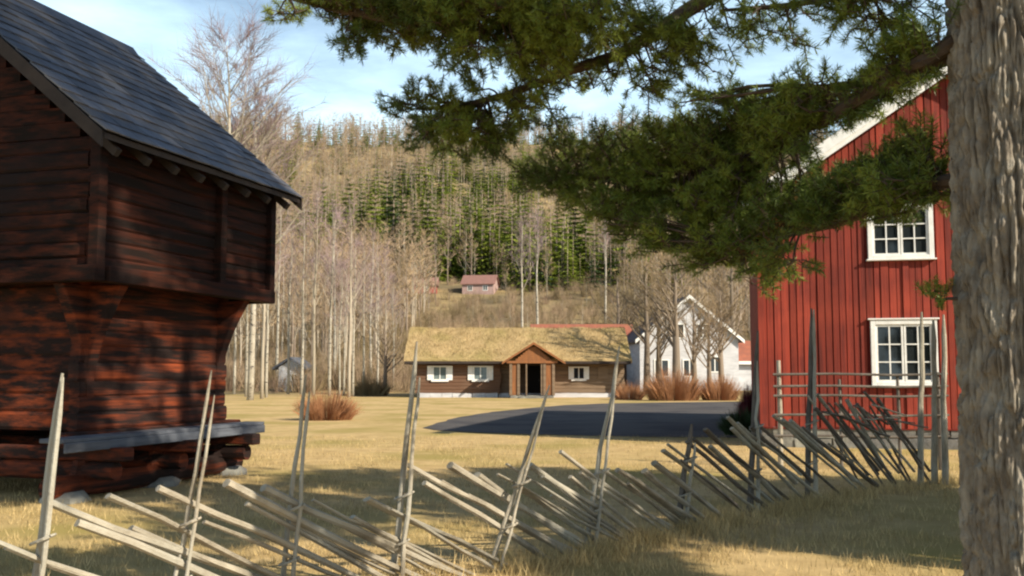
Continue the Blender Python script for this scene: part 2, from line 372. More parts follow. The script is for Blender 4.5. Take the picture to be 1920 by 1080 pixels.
# corner posts + middle post of the gallery
for (x, y) in ((ux0 + 0.012, uy0 - 0.012), (ux0 + 0.012, uy1 + 0.012), (ux0 + 0.03, uy1 - 1.45), (ux1, uy0)):
    bevel(MB().box((x, y, (JZ + EZ) / 2), (0.15, 0.15, EZ - JZ + 0.16)).build('corner_post', M['log_upper_shade'], ST))
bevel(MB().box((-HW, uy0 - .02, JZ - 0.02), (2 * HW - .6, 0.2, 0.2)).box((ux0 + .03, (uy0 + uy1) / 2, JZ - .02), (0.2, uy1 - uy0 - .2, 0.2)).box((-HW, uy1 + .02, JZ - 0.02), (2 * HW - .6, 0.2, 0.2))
      .b2((ux1, uy0 + .12, JZ - .06), (ux0 - .1, uy1 - .12, JZ - .02)).build('floor_beam', M['log_upper_shade'], ST))
# curved corner brackets swelling out of the lower wall to the jetty
def bracket(cx, cy, dx, dy):
    n = 16; zt = JZ - .12; zb = JZ - 1.75; poly = [(-.08, zt), (-.08, zb)]
    for k in range(n + 1):
        t = k / n; poly.append((.05 + (J + .02) * t ** 2.1, zb + (zt - zb) * t))
    d = Vector((dx, dy, 0)); w = Vector((-dy, dx, 0)) * .085; vs = []
    for sgn in (-1, 1): vs += [Vector((cx, cy, z)) + d * o + w * sgn for o, z in poly]
    q = len(poly); fs = [tuple(range(q)), tuple(range(2 * q - 1, q - 1, -1))] + [(i, i + q, (i + 1) % q + q, (i + 1) % q) for i in range(q)]
    return bevel(MB().add(vs, fs).build('corner_bracket', M['log_dark'], ST), 0.012)
bracket(lx0 - .08, ly1 - .08, 1, 0.0); bracket(lx0 - .085, ly1 - .085, 0, 1); bracket(lx0 - .085, ly0 + .085, 1, 0); bracket(lx0 - .08, ly0 + .08, 0, -1)
# roof slabs, slates, barge boards
def roof_side(sgn):
    mb = MB(); top = Vector((-HW, 0, RZ)); dn = Vector((sgn * HW, 0, -(RZ - EZ))); ln = dn.length; dn.normalize(); nrm = Vector((sgn * (RZ - EZ), 0, HW)).normalized()
    rows = 15; ch = ln / rows
    for i in range(rows):
        y = -LEN + (0.0 if i % 2 else -0.0); 
        while y < -0.01:
            w = min(rs.uniform(0.2, 0.42), -y)
            if -y - w < 0.08: w = -y
            lift = 0.018 + rs.uniform(-0.006, 0.008); a = top + dn * (i * ch - 0.03 if i else 0); b = top + dn * ((i + 1) * ch + rs.uniform(-0.015, 0.012))
            p = [a + nrm * 0.06, b + nrm * (0.06 + lift)]
            y0, y1 = y + 0.004, y + w - 0.004
            vs = [(p[0].x, y0, p[0].z), (p[0].x, y1, p[0].z), (p[1].x, y1, p[1].z), (p[1].x, y0, p[1].z)]
            q = [(v[0] - nrm.x * 0.016, v[1], v[2] - nrm.z * 0.016) for v in vs]
            mb.add(vs + q, [(0, 1, 2, 3), (7, 6, 5, 4), (3, 2, 6, 7), (0, 3, 7, 4), (1, 5, 6, 2), (0, 4, 5, 1)]); y += w
    return mb
def roof_deck(sgn, hw, x0, ez, rz, y0, y1, th=0.06):
    e = [(x0, rz), (x0 + sgn * hw, ez), (x0 + sgn * hw, ez - th * 1.2), (x0, rz - th * 1.3)]
    if sgn > 0: e = e[::-1]
    return MB().prism(e, y0, y1)
rf = roof_deck(1, HW - .01, -HW, EZ + 0.035, RZ + 0.03, -LEN + 0.03, -0.03).build('roof', M['dark_wood'], ST)
roof_deck(-1, HW - .01, -HW, EZ + 0.035, RZ + 0.03, -LEN + 0.03, -0.03).build('roof', M['dark_wood'], ST)
roof_side(1).build('slates', M['slate'], rf); roof_side(-1).build('slates', M['slate'], rf)
MB().prism([(-HW - .16, RZ - .06), (-HW, RZ + .085), (-HW + .16, RZ - .06), (-HW, RZ + .14)][::-1], -LEN, 0).build('ridge_cap', M['slate'], rf)
for yy in (-LEN - 0.03, 0.002):
    for sg in (1, -1):
        e = [(-HW, RZ + 0.05), (-HW + sg * HW, EZ + 0.05), (-HW + sg * HW, EZ - 0.15), (-HW, RZ - 0.17)]
        MB().prism(e if sg < 0 else e[::-1], yy, yy + 0.03).build('barge_board', M['dark_wood'], ST)
for k in range(8):
    yy = -LEN + 0.35 + k * (LEN - .7) / 7
    MB().box((-0.30, yy, EZ + 0.05), (0.62, 0.09, 0.10), Matrix.Rotation(math.atan(slope), 3, 'Y')).build('rafter_end', M['dark_wood'], ST)
# sill frame, step plank, stilts and base logs
sb = MB(); 
for x in (lx0 - .02, lx1 + .02): sb.box((x, (ly0 + ly1) / 2, SILL - 0.1), (0.24, ly1 - ly0 + 0.9, 0.19))
for y in (ly0 + .02, (ly0 + ly1) / 2, ly1 - .02): sb.box((-HW, y, SILL - 0.285), (2 * HW - 0.4, 0.22, 0.17))
bevel(sb.build('sill_frame', M['log_dark'], ST), 0.02)
bevel(MB().box((lx0 + .27, (ly0 + ly1) / 2 - 0.15, SILL - .07), (0.34, ly1 - ly0 + 1.5, 0.055)).build('step_plank', M['grey_plank'], ST))
bevel(MB().box((lx0 + .45, (ly0 + ly1) / 2 - 0.15, SILL - .155), (0.035, ly1 - ly0 + 1.45, 0.12)).build('step_plank', M['grey_plank'], ST))
for x in (lx0 - 0.02, -HW, lx1 + 0.02):
    for y in (ly0 + .02, (ly0 + ly1) / 2, ly1 - .02):
        MB().tube([(x, y, 0.3), (x, y, 0.40), (x, y, SILL - 0.37)], [0.17, 0.13, 0.12], 9, rnd=rs, jit=0.05).build('stilt', M['log_dark'], ST)
for (a, b, z, r_) in (((lx0 + .0, ly0 - .6), (lx0 + .0, ly1 + .45), 0.17, 0.15), ((lx1, ly0 - .6), (lx1, ly1 + .4), 0.17, 0.15),
                      ((lx0 + .5, ly0 + .02), (lx1 - .5, ly0 + .02), 0.36, 0.12), ((lx0 + .5, ly1), (lx1 - .5, ly1), 0.36, 0.12), ((lx0 + .42, (ly0 + ly1) / 2), (lx1 - .4, (ly0 + ly1) / 2), 0.36, 0.12)):
    p0 = Vector((*a, z)); p1 = Vector((*b, z)); pts = [p0.lerp(p1, t / 6) + Vector((0, 0, rs.uniform(-.01, .01))) for t in range(7)]
    MB().tube(pts, [r_ * rs.uniform(.93, 1.05) for _ in pts], 10).build('base_log', M['log_dark'], ST)
for (x, y) in ((lx0, ly0 - .3), (lx0 + .05, ly1 + .2), (lx0, (ly0 + ly1) / 2), (-HW, ly0), (lx1, ly0)):
    s_ = MB(); c = Vector((x, y, 0.02)); 
    vs = []; n = 9
    for k, (rr, zz) in enumerate(((.30, -0.03), (.29, .05), (.2, .11))):
        for j in range(n): a = 2 * math.pi * j / n; q = rr * rs.uniform(.85, 1.15); vs.append((c.x + math.cos(a) * q, c.y + math.sin(a) * q, c.z + zz))
    fs = [(k * n + j, k * n + (j + 1) % n, (k + 1) * n + (j + 1) % n, (k + 1) * n + j) for k in range(2) for j in range(n)] + [tuple(2 * n + j for j in range(n))]
    s_.add(vs, fs).build('foundation_stone', M['stone'], ST)
# small plank door and hatch on the near gable (seen in deep shade)
dd = MB().box((-HW, ly0 - .03, SILL + .82), (0.95, .06, 1.6)).build('door', M['dark_wood'], ST)
MB().tube([(-HW + .35, ly0 - .06, SILL + .8), (-HW + .35, ly0 - .11, SILL + .8), (-HW + .35, ly0 - .11, SILL + .95), (-HW + .35, ly0 - .06, SILL + .95)], .012, 6).build('handle', M['gate_shade_wood'], dd)

# ------------------------------------------------------------------ red farmhouse at the right
RH = empty('farmhouse', (5.5, 22, 0), -R(12.6), 'tall red board clad farmhouse with white windows, half hidden behind the pine', 'house')
WD, DP, EH = 9.0, 13.0, 5.5; PH = EH + WD / 2 * 0.667
wall = MB()
wall.prism([(0, .45), (WD, .45), (WD, EH), (WD / 2, PH), (0, EH)], 0, DP)
wl = wall.build('wall', M['red_dark'], RH)
rb = random.Random(4)
bd = MB(); x = 0.0
holes = [(2.28, 3.63, 4.02, 5.30), (2.28, 3.63, 1.30, 2.78), (5.4, 6.75, 4.02, 5.3), (5.4, 6.75, 1.3, 2.78)]
while x < WD - .02:
    w = rb.uniform(.11, .16); g_ = rb.uniform(.012, .03); th = rb.uniform(.018, .032) + (0.018 if rb.random() < .5 else 0)
    x1 = min(x + w, WD); zt = EH + min(x, WD - x1) * 0.667 - .03
    segs = [(0.42 + rb.uniform(-.02, .02), zt)]
    for (a, b, c, d) in holes:
        if x1 > a and x < b:
            ns = []
            for s0, s1 in segs:
                if c > s0 and d < s1: ns += [(s0, c), (d, s1)]
                elif d >= s1 > c: ns.append((s0, c))
                else: ns.append((s0, s1))
            segs = ns
    for s0, s1 in segs: bd.b2((x, -th, s0), (x1, -0.001, s1))
    x = x1 + g_
bd.build('cladding', M['red_board'], RH)
bd = MB(); y = 0.02
while y < DP: bd.b2((-.03, y, .43), (-.001, y + .13, EH)); y += .155
bd.build('cladding', M['red_board'], RH)
MB().b2((-.055, -.065, .43), (.09, -.03, EH)).b2((-.058, -.03, .43), (-.03, .1, EH)).build('corner_board', M['red_board'], RH)
MB().b2((-.05, -.05, .40), (WD, -.0, .425)).build('drip_board', M['red_dark'], RH)
# stone footing made of irregular blocks
ft = MB().b2((.04, .04, -.05), (WD - .04, DP - .04, .449)); x = 0.0
while x < WD:
    w = rb.uniform(.35, .8); zz = 0
    h = rb.uniform(.18, .26); ft.box((x + w / 2, .03, h / 2 - .02), (w * .95, .12, h), jit=.02, rnd=rb); ft.box((x + w / 2 + .2, .03, h + (.43 - h) / 2), (w * .93, .1, .41 - h), jit=.015, rnd=rb); x += w
y = 0
while y < DP: w = rb.uniform(.4, .8); ft.box((.03, y + w / 2, .2), (.1, w * .95, .40), jit=.02, rnd=rb); y += w
ft.build('foundation', M['stone'], RH)
for sg in (1, -1):
    oh = .42; e = [(WD / 2, PH + .16), (WD / 2 + sg * (WD / 2 + oh), EH - oh * .667 + .16), (WD / 2 + sg * (WD / 2 + oh), EH - oh * .667 + .06), (WD / 2, PH + .06)]
    MB().prism(e if sg < 0 else e[::-1], -.5, DP + .4).build('roof', M['roof_dark'], RH)
    for dy, w0, w1 in ((-.53, .17, -.10), (-.495, -.06, -.22)):
        e = [(WD / 2, PH + w0), (WD / 2 + sg * (WD / 2 + oh + .02), EH - oh * .667 + w0), (WD / 2 + sg * (WD / 2 + oh + .02), EH - oh * .667 + w1), (WD / 2, PH + w1)]
        MB().prism(e if sg < 0 else e[::-1], dy, dy + .03).build('barge_board', M['white'], RH)
def casement(root, x0, x1, z0, z1, y=-.05, cols=2, rows=3, glass='glass', fr=.10, lx=0.0):
    """white framed two-sash window with glazing bars facing -y"""
    w = MB(); w.b2((x0, y - .05, z0), (x0 + fr, y + .06, z1)).b2((x1 - fr, y - .05, z0), (x1, y + .06, z1)).b2((x0 + fr, y - .05, z1 - fr), (x1 - fr, y + .06, z1)).b2((x0 + fr, y - .05, z0), (x1 - fr, y + .06, z0 + fr * .8))
    w.b2((x0 - .05, y - .075, z1 + .001), (x1 + .05, y + .05, z1 + .035)).b2((x0 - .04, y - .09, z0 - .035), (x1 + .04, y + .05, z0 - .001))
    wo = bevel(w.build('window', M['white'], root), .006)
    xm = (x0 + x1) / 2; b = .045
    for a, c in ((x0 + fr, xm - .004), (xm + .004, x1 - fr)):
        s = MB(); zb = z0 + fr * .8; zt = z1 - fr; yy = y - .02
        s.b2((a + .003, yy, zb), (a + b, yy + .035, zt)).b2((c - b, yy, zb), (c - .003, yy + .035, zt)).b2((a + b, yy, zb), (c - b, yy + .035, zb + b)).b2((a + b, yy, zt - b), (c - b, yy + .035, zt))
        for k in range(1, cols): q = a + b + (c - a - 2 * b) * k / cols; s.b2((q - .014, yy + .006, zb + b), (q + .014, yy + .03, zt - b))
        for k in range(1, rows): q = zb + b + (zt - zb - 2 * b) * k / rows; s.b2((a + b, yy + .007, q - .013), (c - b, yy + .029, q + .013))
        s.build('sash', M['white'], wo)
    MB().b2((x0 + fr, y + .018, z0 + fr * .8), (x1 - fr, y + .024, z1 - fr)).build('pane', M[glass], wo)
    return wo
for (a, b, c, d) in holes: casement(RH, a + .005, b - .005, c + .037, d - .037, rows=3)

# ------------------------------------------------------------------ turf roofed cabin
CB = empty('log_cabin', (0.15, 66.6, 0), 0, 'low brown log cabin with yellow turf roof and gabled porch across the lawn', 'cabin')
rc = random.Random(8)
cx0, cx1, cd = -6.35, 7.25, 6.0
w_ = MB(); course_wall(w_, (cx0, .1), (-1.1, .1), .28, 2.5, .2, .24, rc, .22); course_wall(w_, (cx0 + .1, 0.2), (cx0 + .1, cd), .28, 2.5, .2, .24, rc, .1); course_wall(w_, (cx0, cd), (cx1, cd), .28, 2.5, .2, .24, rc, .2)
w_.build('wall', M['log_brown'], CB)
w_ = MB(); course_wall(w_, (-1.1, .5), (cx1, .5), .28, 2.5, .2, .24, rc, .15); course_wall(w_, (cx1 - .1, .6), (cx1 - .1, cd), .28, 2.5, .2, .24, rc, .1)
w_.build('wall', M['log_pale'], CB)
gz = MB(); 
for xx in (cx0 + .1, cx1 - .2): gz.add([(xx, .2, 2.5), (xx, cd, 2.5), (xx, 3.1, 4.45), (xx + .12, .2, 2.5), (xx + .12, cd, 2.5), (xx + .12, 3.1, 4.45)], [(0, 2, 1), (3, 4, 5), (0, 3, 5, 2), (1, 2, 5, 4), (0, 1, 4, 3)])
gz.build('gable', M['log_brown'], CB)
f_ = MB(); x = cx0
while x < cx1:
    w = rc.uniform(.5, .9); f_.box((x + w / 2, .12 if x < -1.1 else .5, .12), (w * .97, .3, .33), jit=.02, rnd=rc); x += w
f_.b2((cx0 + .1, .25, -.1), (cx1 - .1, cd, .27)); f_.build('foundation', M['white_wall'], CB)
# turf roof: wavy thick slab
def turf(x0, x1, ye, yr, yb, ze, zr, th=.28, nx_=60):
    mb = MB(); rows = [(ye, ze, 0), (ye, ze, 1)]; NR = 10
    prof = [(ye + .02, ze)] + [(ye + (yr - ye) * k / NR, ze + (zr - ze) * k / NR + th) for k in range(NR + 1)] + [(yr + (yb - yr) * k / NR, zr + (ze - zr) * k / NR + th) for k in range(1, NR + 1)] + [(yb - .02, ze)]
    q = len(prof)
    for i in range(nx_ + 1):
        x = x0 + (x1 - x0) * i / nx_
        for k, (y, z) in enumerate(prof):
            n_ = noise.noise(Vector((x * .8, y * .9, 2))) * .11 + noise.noise(Vector((x * 3.1, y * 3, 9))) * .05
            if k in (0, q - 1): n_ *= .2
            mb.v.append((x + (noise.noise(Vector((y * 2, z, i))) * .06 if i in (0, nx_) else 0), y + (n_ * .5 if 0 < k < 3 else 0), z + n_))
    for i in range(nx_):
        for k in range(q - 1): a = i * q + k; mb.f.append((a, a + q, a + q + 1, a + 1)); mb.m.append(0)
    for i in (0, nx_): mb.f.append(tuple(i * q + k for k in (range(q) if i == 0 else range(q - 1, -1, -1)))); mb.m.append(0)
    return mb
tr = turf(-7.3, 7.75, -.75, 3.1, cd + .8, 2.28, 4.5).build('roof', M['sod'], CB)
def roof_reg(r, n):
    x = r.uniform(-7.25, 7.7, n); t = r.random(n) ** .8; y = -.75 + 3.9 * t; z = 2.28 + 2.22 * t + .28
    z += np.array([noise.noise(Vector((a * .8, b * .9, 2))) * .11 for a, b in zip(x, y)])
    return np.stack([x, y, z], 1)
blade_field('turf_grass', 14000, roof_reg, .06, .22, .014, 6, '', mats=[M['sod']], parent=tr)
MB().b2((-7.25, -.80, 2.24), (7.7, -.765, 2.40)).b2((-7.25, -.76, 2.2), (7.7, cd + .6, 2.27)).build('eave_board', M['dark_wood'], CB)
def cabin_window(x0, x1, z0, z1, y, shutters=True, gl='glass_pale', sw=.34):
    w = MB(); fr = .09
    w.b2((x0, y - .06, z0), (x0 + fr, y + .06, z1)).b2((x1 - fr, y - .06, z0), (x1, y + .06, z1)).b2((x0 + fr, y - .06, z1 - fr), (x1 - fr, y + .06, z1)).b2((x0 - .08, y - .10, z0 - .10), (x1 + .08, y + .06, z0 + .06))
    xm = (x0 + x1) / 2; w.b2((xm - .03, y - .04, z0 + .06), (xm + .03, y + .03, z1 - fr))
    wo = w.build('window', M['white'], CB)
    MB().b2((x0 + fr, y, z0 + .06), (x1 - fr, y + .01, z1 - fr)).build('pane', M[gl], wo)
    if shutters:
        for a, b in ((x0 - sw, x0 - .01), (x1 + .01, x1 + sw)):
            s = MB().b2((a, y - .055, z0), (b, y - .02, z1)); s.b2((a, y - .072, z0 + .2), (b, y - .056, z0 + .28)).b2((a, y - .072, z1 - .28), (b, y - .056, z1 - .2))
            s.build('shutter', M['white'], wo)
cabin_window(-5.45, -4.45, 1.15, 2.1, -.02); cabin_window(-2.75, -1.75, 1.15, 2.1, -.02)
cabin_window(3.9, 4.75, 1.2, 2.05, .38, True, 'glass', .26)
MB().b2((5.6, .33, 1.2), (6.3, .38, 2.05)).build('hatch', M['log_pale'], CB)
# porch
py0 = -2.0; pr = MB()
px0, px1, pz = -0.35, 2.65, 2.25; pm = 1.25
MB().b2((px0 + .1, py0 + .1, 0), (px1 - .1, .4, .18)).build('porch_floor', M['stone'], CB)
for xx in (px0 + .12, px0 + .62, 1.95, px1 - .12): bevel(MB().b2((xx - .09, py0 + .05, .18), (xx + .09, py0 + .23, pz)).build('porch_post', M['log_pale'], CB))
MB().b2((px0 + .22, py0 + .12, .2), (px0 + .52, py0 + .18, pz)).b2((2.05, py0 + .12, .2), (px1 - .22, py0 + .18, pz)).b2((px0 + .02, py0 + .24, .2), (px0 + .1, .38, pz)).b2((px1 - .1, py0 + .24, .2), (px1 - .02, .38, pz)).build('porch_wall', M['log_orange'], CB)
MB().b2((px0 - .15, py0 - .02, pz), (px1 + .15, py0 + .3, pz + .16)).build('porch_beam', M['log_orange'], CB)
gb = MB(); z = pz + .165
while z < 3.3:
    hw = (px1 - px0) / 2 * (1 - (z + .12 - pz) / 1.25)
    if hw > .05: gb.b2((pm - hw, py0 + .06, z), (pm + hw, py0 + .16, z + .125))
    z += .13
gb.build('porch_gable', M['log_orange'], CB)
for sg in (1, -1):
    e = [(pm, 3.62), (pm + sg * 2.05, 2.32), (pm + sg * 2.05, 2.18), (pm, 3.46)]
    MB().prism(e if sg < 0 else e[::-1], py0 - .22, py0 - .16).build('porch_barge_board', M['log_orange'], CB)
    e = [(pm, 3.72), (pm + sg * 2.0, 2.45), (pm + sg * 2.0, 2.25), (pm, 3.50)]
    MB().prism(e if sg < 0 else e[::-1], py0 - .15, 1.6).build('porch_roof', M['sod'], CB)
dr = MB().b2((.80, .33, .2), (1.75, .38, 2.1)).build('door', M['black'], CB)
MB().b2((1.64, .27, 1.1), (1.68, .33, 1.16)).build('handle', M['gate_shade_wood'], dr)
MB().b2((.74, py0 + .04, .19), (.83, py0 + .15, pz - .02)).b2((1.72, py0 + .04, .19), (1.81, py0 + .15, pz - .02)).build('door_frame', M['log_pale'], CB)
MB().b2((.3, py0 - .45, 0), (2.2, py0 + .05, .12)).build('step', M['stone'], CB)

# ------------------------------------------------------------------ other houses
def simple_house(name, loc, rz, wd, dp, eh, ph, wallm, roofm, label, cat='house', wins=(), trim=None, side=False):
    """gable faces -y when side False, eave faces -y when side True"""
    root = empty(name, loc, rz, label, cat)
    if not side:
        MB().prism([(-wd / 2, -.6), (wd / 2, -.6), (wd / 2, eh), (0, ph), (-wd / 2, eh)], 0, dp).build('wall', wallm, root)
        k = (ph - eh) / (wd / 2)
        for sg in (1, -1):
            o = .4; e = [(0, ph + .22), (sg * (wd / 2 + o), eh - o * k + .22), (sg * (wd / 2 + o), eh - o * k + .04), (0, ph + .04)]
            MB().prism(e if sg < 0 else e[::-1], -.35, dp + .35).build('roof', roofm, root)
            if trim:
                e = [(0, ph + .24), (sg * (wd / 2 + o), eh - o * k + .24), (sg * (wd / 2 + o), eh - o * k - .05), (0, ph - .05)]
                MB().prism(e if sg < 0 else e[::-1], -.40, -.355).build('barge_board', trim, root)
    else:
        MB().b2((-wd / 2, 0, -.6), (wd / 2, dp, eh)).add([(-wd / 2, 0, eh), (-wd / 2, dp, eh), (-wd / 2, dp / 2, ph), (wd / 2, 0, eh), (wd / 2, dp, eh), (wd / 2, dp / 2, ph)], [(0, 2, 1), (3, 4, 5)]).build('wall', wallm, root)
        for s0, s1 in ((-.4, dp / 2), (dp + .4, dp / 2)):
            z0 = eh - .4 * (ph - eh) / (dp / 2); a = wd / 2 + .35
            vs = [(-a, s0, z0 + .04), (a, s0, z0 + .04), (a, s1, ph + .04), (-a, s1, ph + .04)]; vs += [(x, y, z + .16) for x, y, z in vs]
            MB().add(vs, [(0, 1, 2, 3), (7, 6, 5, 4), (0, 4, 5, 1), (1, 5, 6, 2), (2, 6, 7, 3), (3, 7, 4, 0)]).build('roof', roofm, root)
    for (x, z, w, h) in wins:
        f = .1; wn = MB().b2((x - w / 2, -.06, z - h / 2), (x - w / 2 + f, .03, z + h / 2)).b2((x + w / 2 - f, -.06, z - h / 2), (x + w / 2, .03, z + h / 2)).b2((x - w / 2 + f, -.06, z - h / 2), (x + w / 2 - f, .03, z - h / 2 + f)).b2((x - w / 2 + f, -.06, z + h / 2 - f), (x + w / 2 - f, .03, z + h / 2)).b2((x - .04, -.05, z - h / 2 + f), (x + .04, .02, z + h / 2 - f)).build('window', M['white'], root)
        MB().b2((x - w / 2 + f, -.02, z - h / 2 + f), (x + w / 2 - f, -.012, z + h / 2 - f)).build('pane', M['glass'], wn)
    return root
wh = simple_house('white_house', (at(1293, 700, 78).x, 78, 0), R(3), 7.8, 8, 4.3, 7.5, M['white_wall'], M['roof_dark'],
             'white gabled house seen behind bare trees between cabin and red farmhouse', 'house', [(-.9, 4.9, 1.1, 1.2), (1.1, 4.9, 1.1, 1.2), (-2.2, 2.0, 1.2, 1.4), (2.0, 2.3, 1.1, 1.3), (0, 2.0, 1.1, 1.4)], M['white'])
# low annex with orange roof on its right
MB().b2((3.91, .5, -.3), (6.4, 5, 2.3)).build('annex', M['white_wall'], wh)
MB().add([(3.92, .1, 2.35), (6.8, .1, 2.35), (6.8, 2.8, 4.1), (3.92, 2.8, 4.1), (3.92, .1, 2.5), (6.8, .1, 2.5), (6.8, 2.8, 4.25), (3.92, 2.8, 4.25)], [(0, 1, 2, 3), (7, 6, 5, 4), (0, 4, 5, 1), (1, 5, 6, 2), (2, 6, 7, 3), (3, 7, 4, 0)]).build('annex_roof', M['roof_red'], wh)
MB().b2((3.92, .02, 2.3), (6.8, .09, 2.55)).build('fascia', M['white'], wh)
q = ground_hit(787, 551); simple_house('red_barn', q, R(5), 7.0, 5, 1.9, 3.4, M['far_red'], M['roof_pink'], 'long low red barn on the hillside, left of the pink-roofed house', 'barn', [(-2, 1.1, .8, .8), (1.5, 1.1, .8, .8)], side=True)
q = ground_hit(896, 552); simple_house('hillside_house', q, R(-8), 6.4, 6, 2.2, 4.0, M['pink_wall'], M['roof_pink'], 'small pale house with pinkish red roof up on the hillside', 'house', [(-1.6, 1.3, 1, 1.1), (1.5, 1.3, 1, 1.1)], side=True)
simple_house('red_roofed_house', (at(1095, 700, 84).x, 84, H(5, 84)), 0, 8.2, 6, 3.5, 5.15, M['log_brown'], M['roof_red'], 'house behind the cabin with only its orange red roof showing over the turf', 'house', side=True)
simple_house('pale_shed', (at(545, 700, 79).x, 79, H(-17, 79)), R(-10), 2.0, 1.8, 1.9, 2.5, M['white_wall'], M['grey_plank'], 'tiny pale shed half hidden among the birch trunks', 'shed', [(.3, 1.1, .6, .6)])

# ------------------------------------------------------------------ roundpole fence
FN = empty('roundpole_fence', (0, 8.4, 0), 0, 'weathered roundpole fence of slanting split rails running past the lawn', 'fence')
base_line = [(-6.2, 2.2), (-4.6, 3.6), (-2.6, 5.54), (-2.05, 6.17), (-1.5, 6.78), (-.86, 7.5), (-.13, 8.3), (.75, 9.3), (1.86, 10.5), (2.88, 11.7), (3.84, 12.76), (6.15, 14.7)]
def fpt(s):
    """point and direction at arc length s"""
    for i in range(len(base_line) - 1):
        a = Vector(base_line[i]); b = Vector(base_line[i + 1]); l = (b - a).length
        if s <= l or i == len(base_line) - 2: return a + (b - a) * (s / l), (b - a) / l
        s -= l
TOT = sum((Vector(base_line[i + 1]) - Vector(base_line[i])).length for i in range(len(base_line) - 1))
def Lc(p): return Vector((p[0], p[1] - 8.4, p[2]))
rp = random.Random(21)
#    base px, top px, top py, depth, radius
posts = [(62, 120, 700, 5.54, .026), (328, 400, 694, 6.17, .017), (536, 577, 703, 6.78, .022), (742, 785, 640, 7.5, .027), (925, 1034, 722, 8.3, .020), (1103, 1165, 648, 9.3, .026), (1276, 1300, 795, 10.5, .034),
         (1412, 1424, 620, 11.7, .040), (1520, 1524, 578, 12.8, .042)]
fy = [5.54, 6.17, 6.78, 7.5, 8.3, 9.3, 10.5, 11.7, 12.76]
def stake(b, t, r, side, name='post', m='pale_wood'):
    pts = []; n = 9; wob = rp.uniform(0, 9)
    for k in range(n):
        q = b.lerp(t, k / (n - 1)); w = math.sin(k / (n - 1) * math.pi)
        q += Vector((noise.noise(Vector((k * .7, wob, 0))), noise.noise(Vector((k * .7, wob, 5))), 0)) * .035 * w
        pts.append(q)
    rad = [r * (1.05 - .35 * k / (n - 1)) for k in range(n)]; rad[-1] = r * .3
    return MB().tube(pts, rad, 8, jit=.12, rnd=rp).build(name, M[m], FN, smooth=False)
for (bx, tx, ty, d, r) in posts:
    b = at(bx, 900, d); b.z = -.04; t = at(tx, ty, d + rp.uniform(-.05, .05))
    nrm = Vector((.74, -.67, 0))
    stake(Lc(b - nrm * .05), Lc(t - nrm * .02), r * rp.uniform(.85, 1.05), 0, m='gate_shade_wood' if bx in (1276, 1412, 1520) else 'pale_wood')  # right-hand posts get the dark wood to stand in for shade
    t2 = b + (t - b) * rp.uniform(.82, 1.0); t2 += Vector((rp.uniform(-.04, .04), 0, 0))
    b2 = b + nrm * .06; stake(Lc(b2), Lc(t2 + nrm * .025), r * rp.uniform(.55, .8), 1)
    # withy bindings round the pair
    for hh in (.38, .72) if d < 11 else (.5, 1.0):
        c = b + (t - b) * (hh / max(t.z, .1)); ringp = []
        for k in range(13):
            a = 2 * math.pi * k / 12; ringp.append(Lc(c + nrm * math.cos(a) * .085 + Vector((.67, .74, 0)) * math.sin(a) * .055 + Vector((0, 0, .03 * math.sin(a + 1)))))
        MB().tube(ringp, .009, 5, cap=False).build('binding', M['pale_wood'], FN)
# tall end posts by the far end
for (bx, by, tx, ty, d, r) in ((1726, 905, 1728, 585, 14.4, .045), (1752, 905, 1750, 600, 14.7, .05), (1772, 905, 1769, 590, 14.6, .048)):
    b = at(bx, by, d); b.z = -.03; t = at(tx, ty, d); stake(Lc(b), Lc(t), r, 0)
# rails
def rail(s0, length, drop, ztop, r, off, tilt=0):
    a2, d2 = fpt(s0); b2_, d3 = fpt(min(s0 + length, TOT)); n2 = Vector((d2.y, -d2.x))
    a = Vector((a2.x + n2.x * off, a2.y + n2.y * off, ztop)); b = Vector((b2_.x + n2.x * (off + tilt), b2_.y + n2.y * (off + tilt), ztop - drop))
    n = 6; pts = []; w = rp.uniform(0, 20)
    for k in range(n):
        q = a.lerp(b, k / (n - 1)); q.z += noise.noise(Vector((k * .5, w, 1))) * .03; q.y += noise.noise(Vector((k * .5, w, 4))) * .02; pts.append(Lc(q))
    rad = [r * (1 - .25 * k / (n - 1)) for k in range(n)]
    if rp.random() < .5: rad = rad[::-1]
    MB().tube(pts, rad, 7, sq=rp.uniform(.45, .9), jit=.10, rnd=rp).build('rail', M['gate_shade_wood' if a2.y > 10.2 and rp.random() < .55 else 'pale_wood'], FN)  # dark wood on many far rails paints in the shade over them
s = .3; k = 0
while s < TOT - 1.3:
    pt, dr_ = fpt(s); u = s / TOT
    y_here = pt.y
    if y_here < 10.5:
        ang = R(27 + rp.uniform(-3, 2)); zt = .84 + rp.uniform(-.34, .08); ln_ = rp.uniform(1.6, 2.6); step = rp.uniform(.11, .21)
    elif y_here < 12.5:
        ang = R(28 + rp.uniform(-4, 3)); zt = 1.0 + rp.uniform(-.2, .12); ln_ = rp.uniform(1.5, 2.1); step = rp.uniform(.15, .25)
    else:
        ang = R(38 + rp.uniform(-6, 8)); zt = 1.28 + rp.uniform(-.2, .1); ln_ = rp.uniform(1.1, 1.6); step = rp.uniform(.10, .17)
    drop = min(ln_ * math.tan(ang), zt - .02 + .03); ln_ = drop / math.tan(ang)
    rail(s, ln_, drop, zt, rp.uniform(.020, .042) if y_here < 12.5 else rp.uniform(.018, .03), rp.uniform(-.03, .05), rp.uniform(-.04, .04))
    s += step; k += 1

for i in range(16):
    s0 = TOT - rp.uniform(1.2, 2.9); rail(s0, rp.uniform(.7, 1.2), rp.uniform(-.2, 1.0), rp.uniform(.7, 1.2), rp.uniform(.014, .024), rp.uniform(-.1, .12), rp.uniform(-.1, .1))
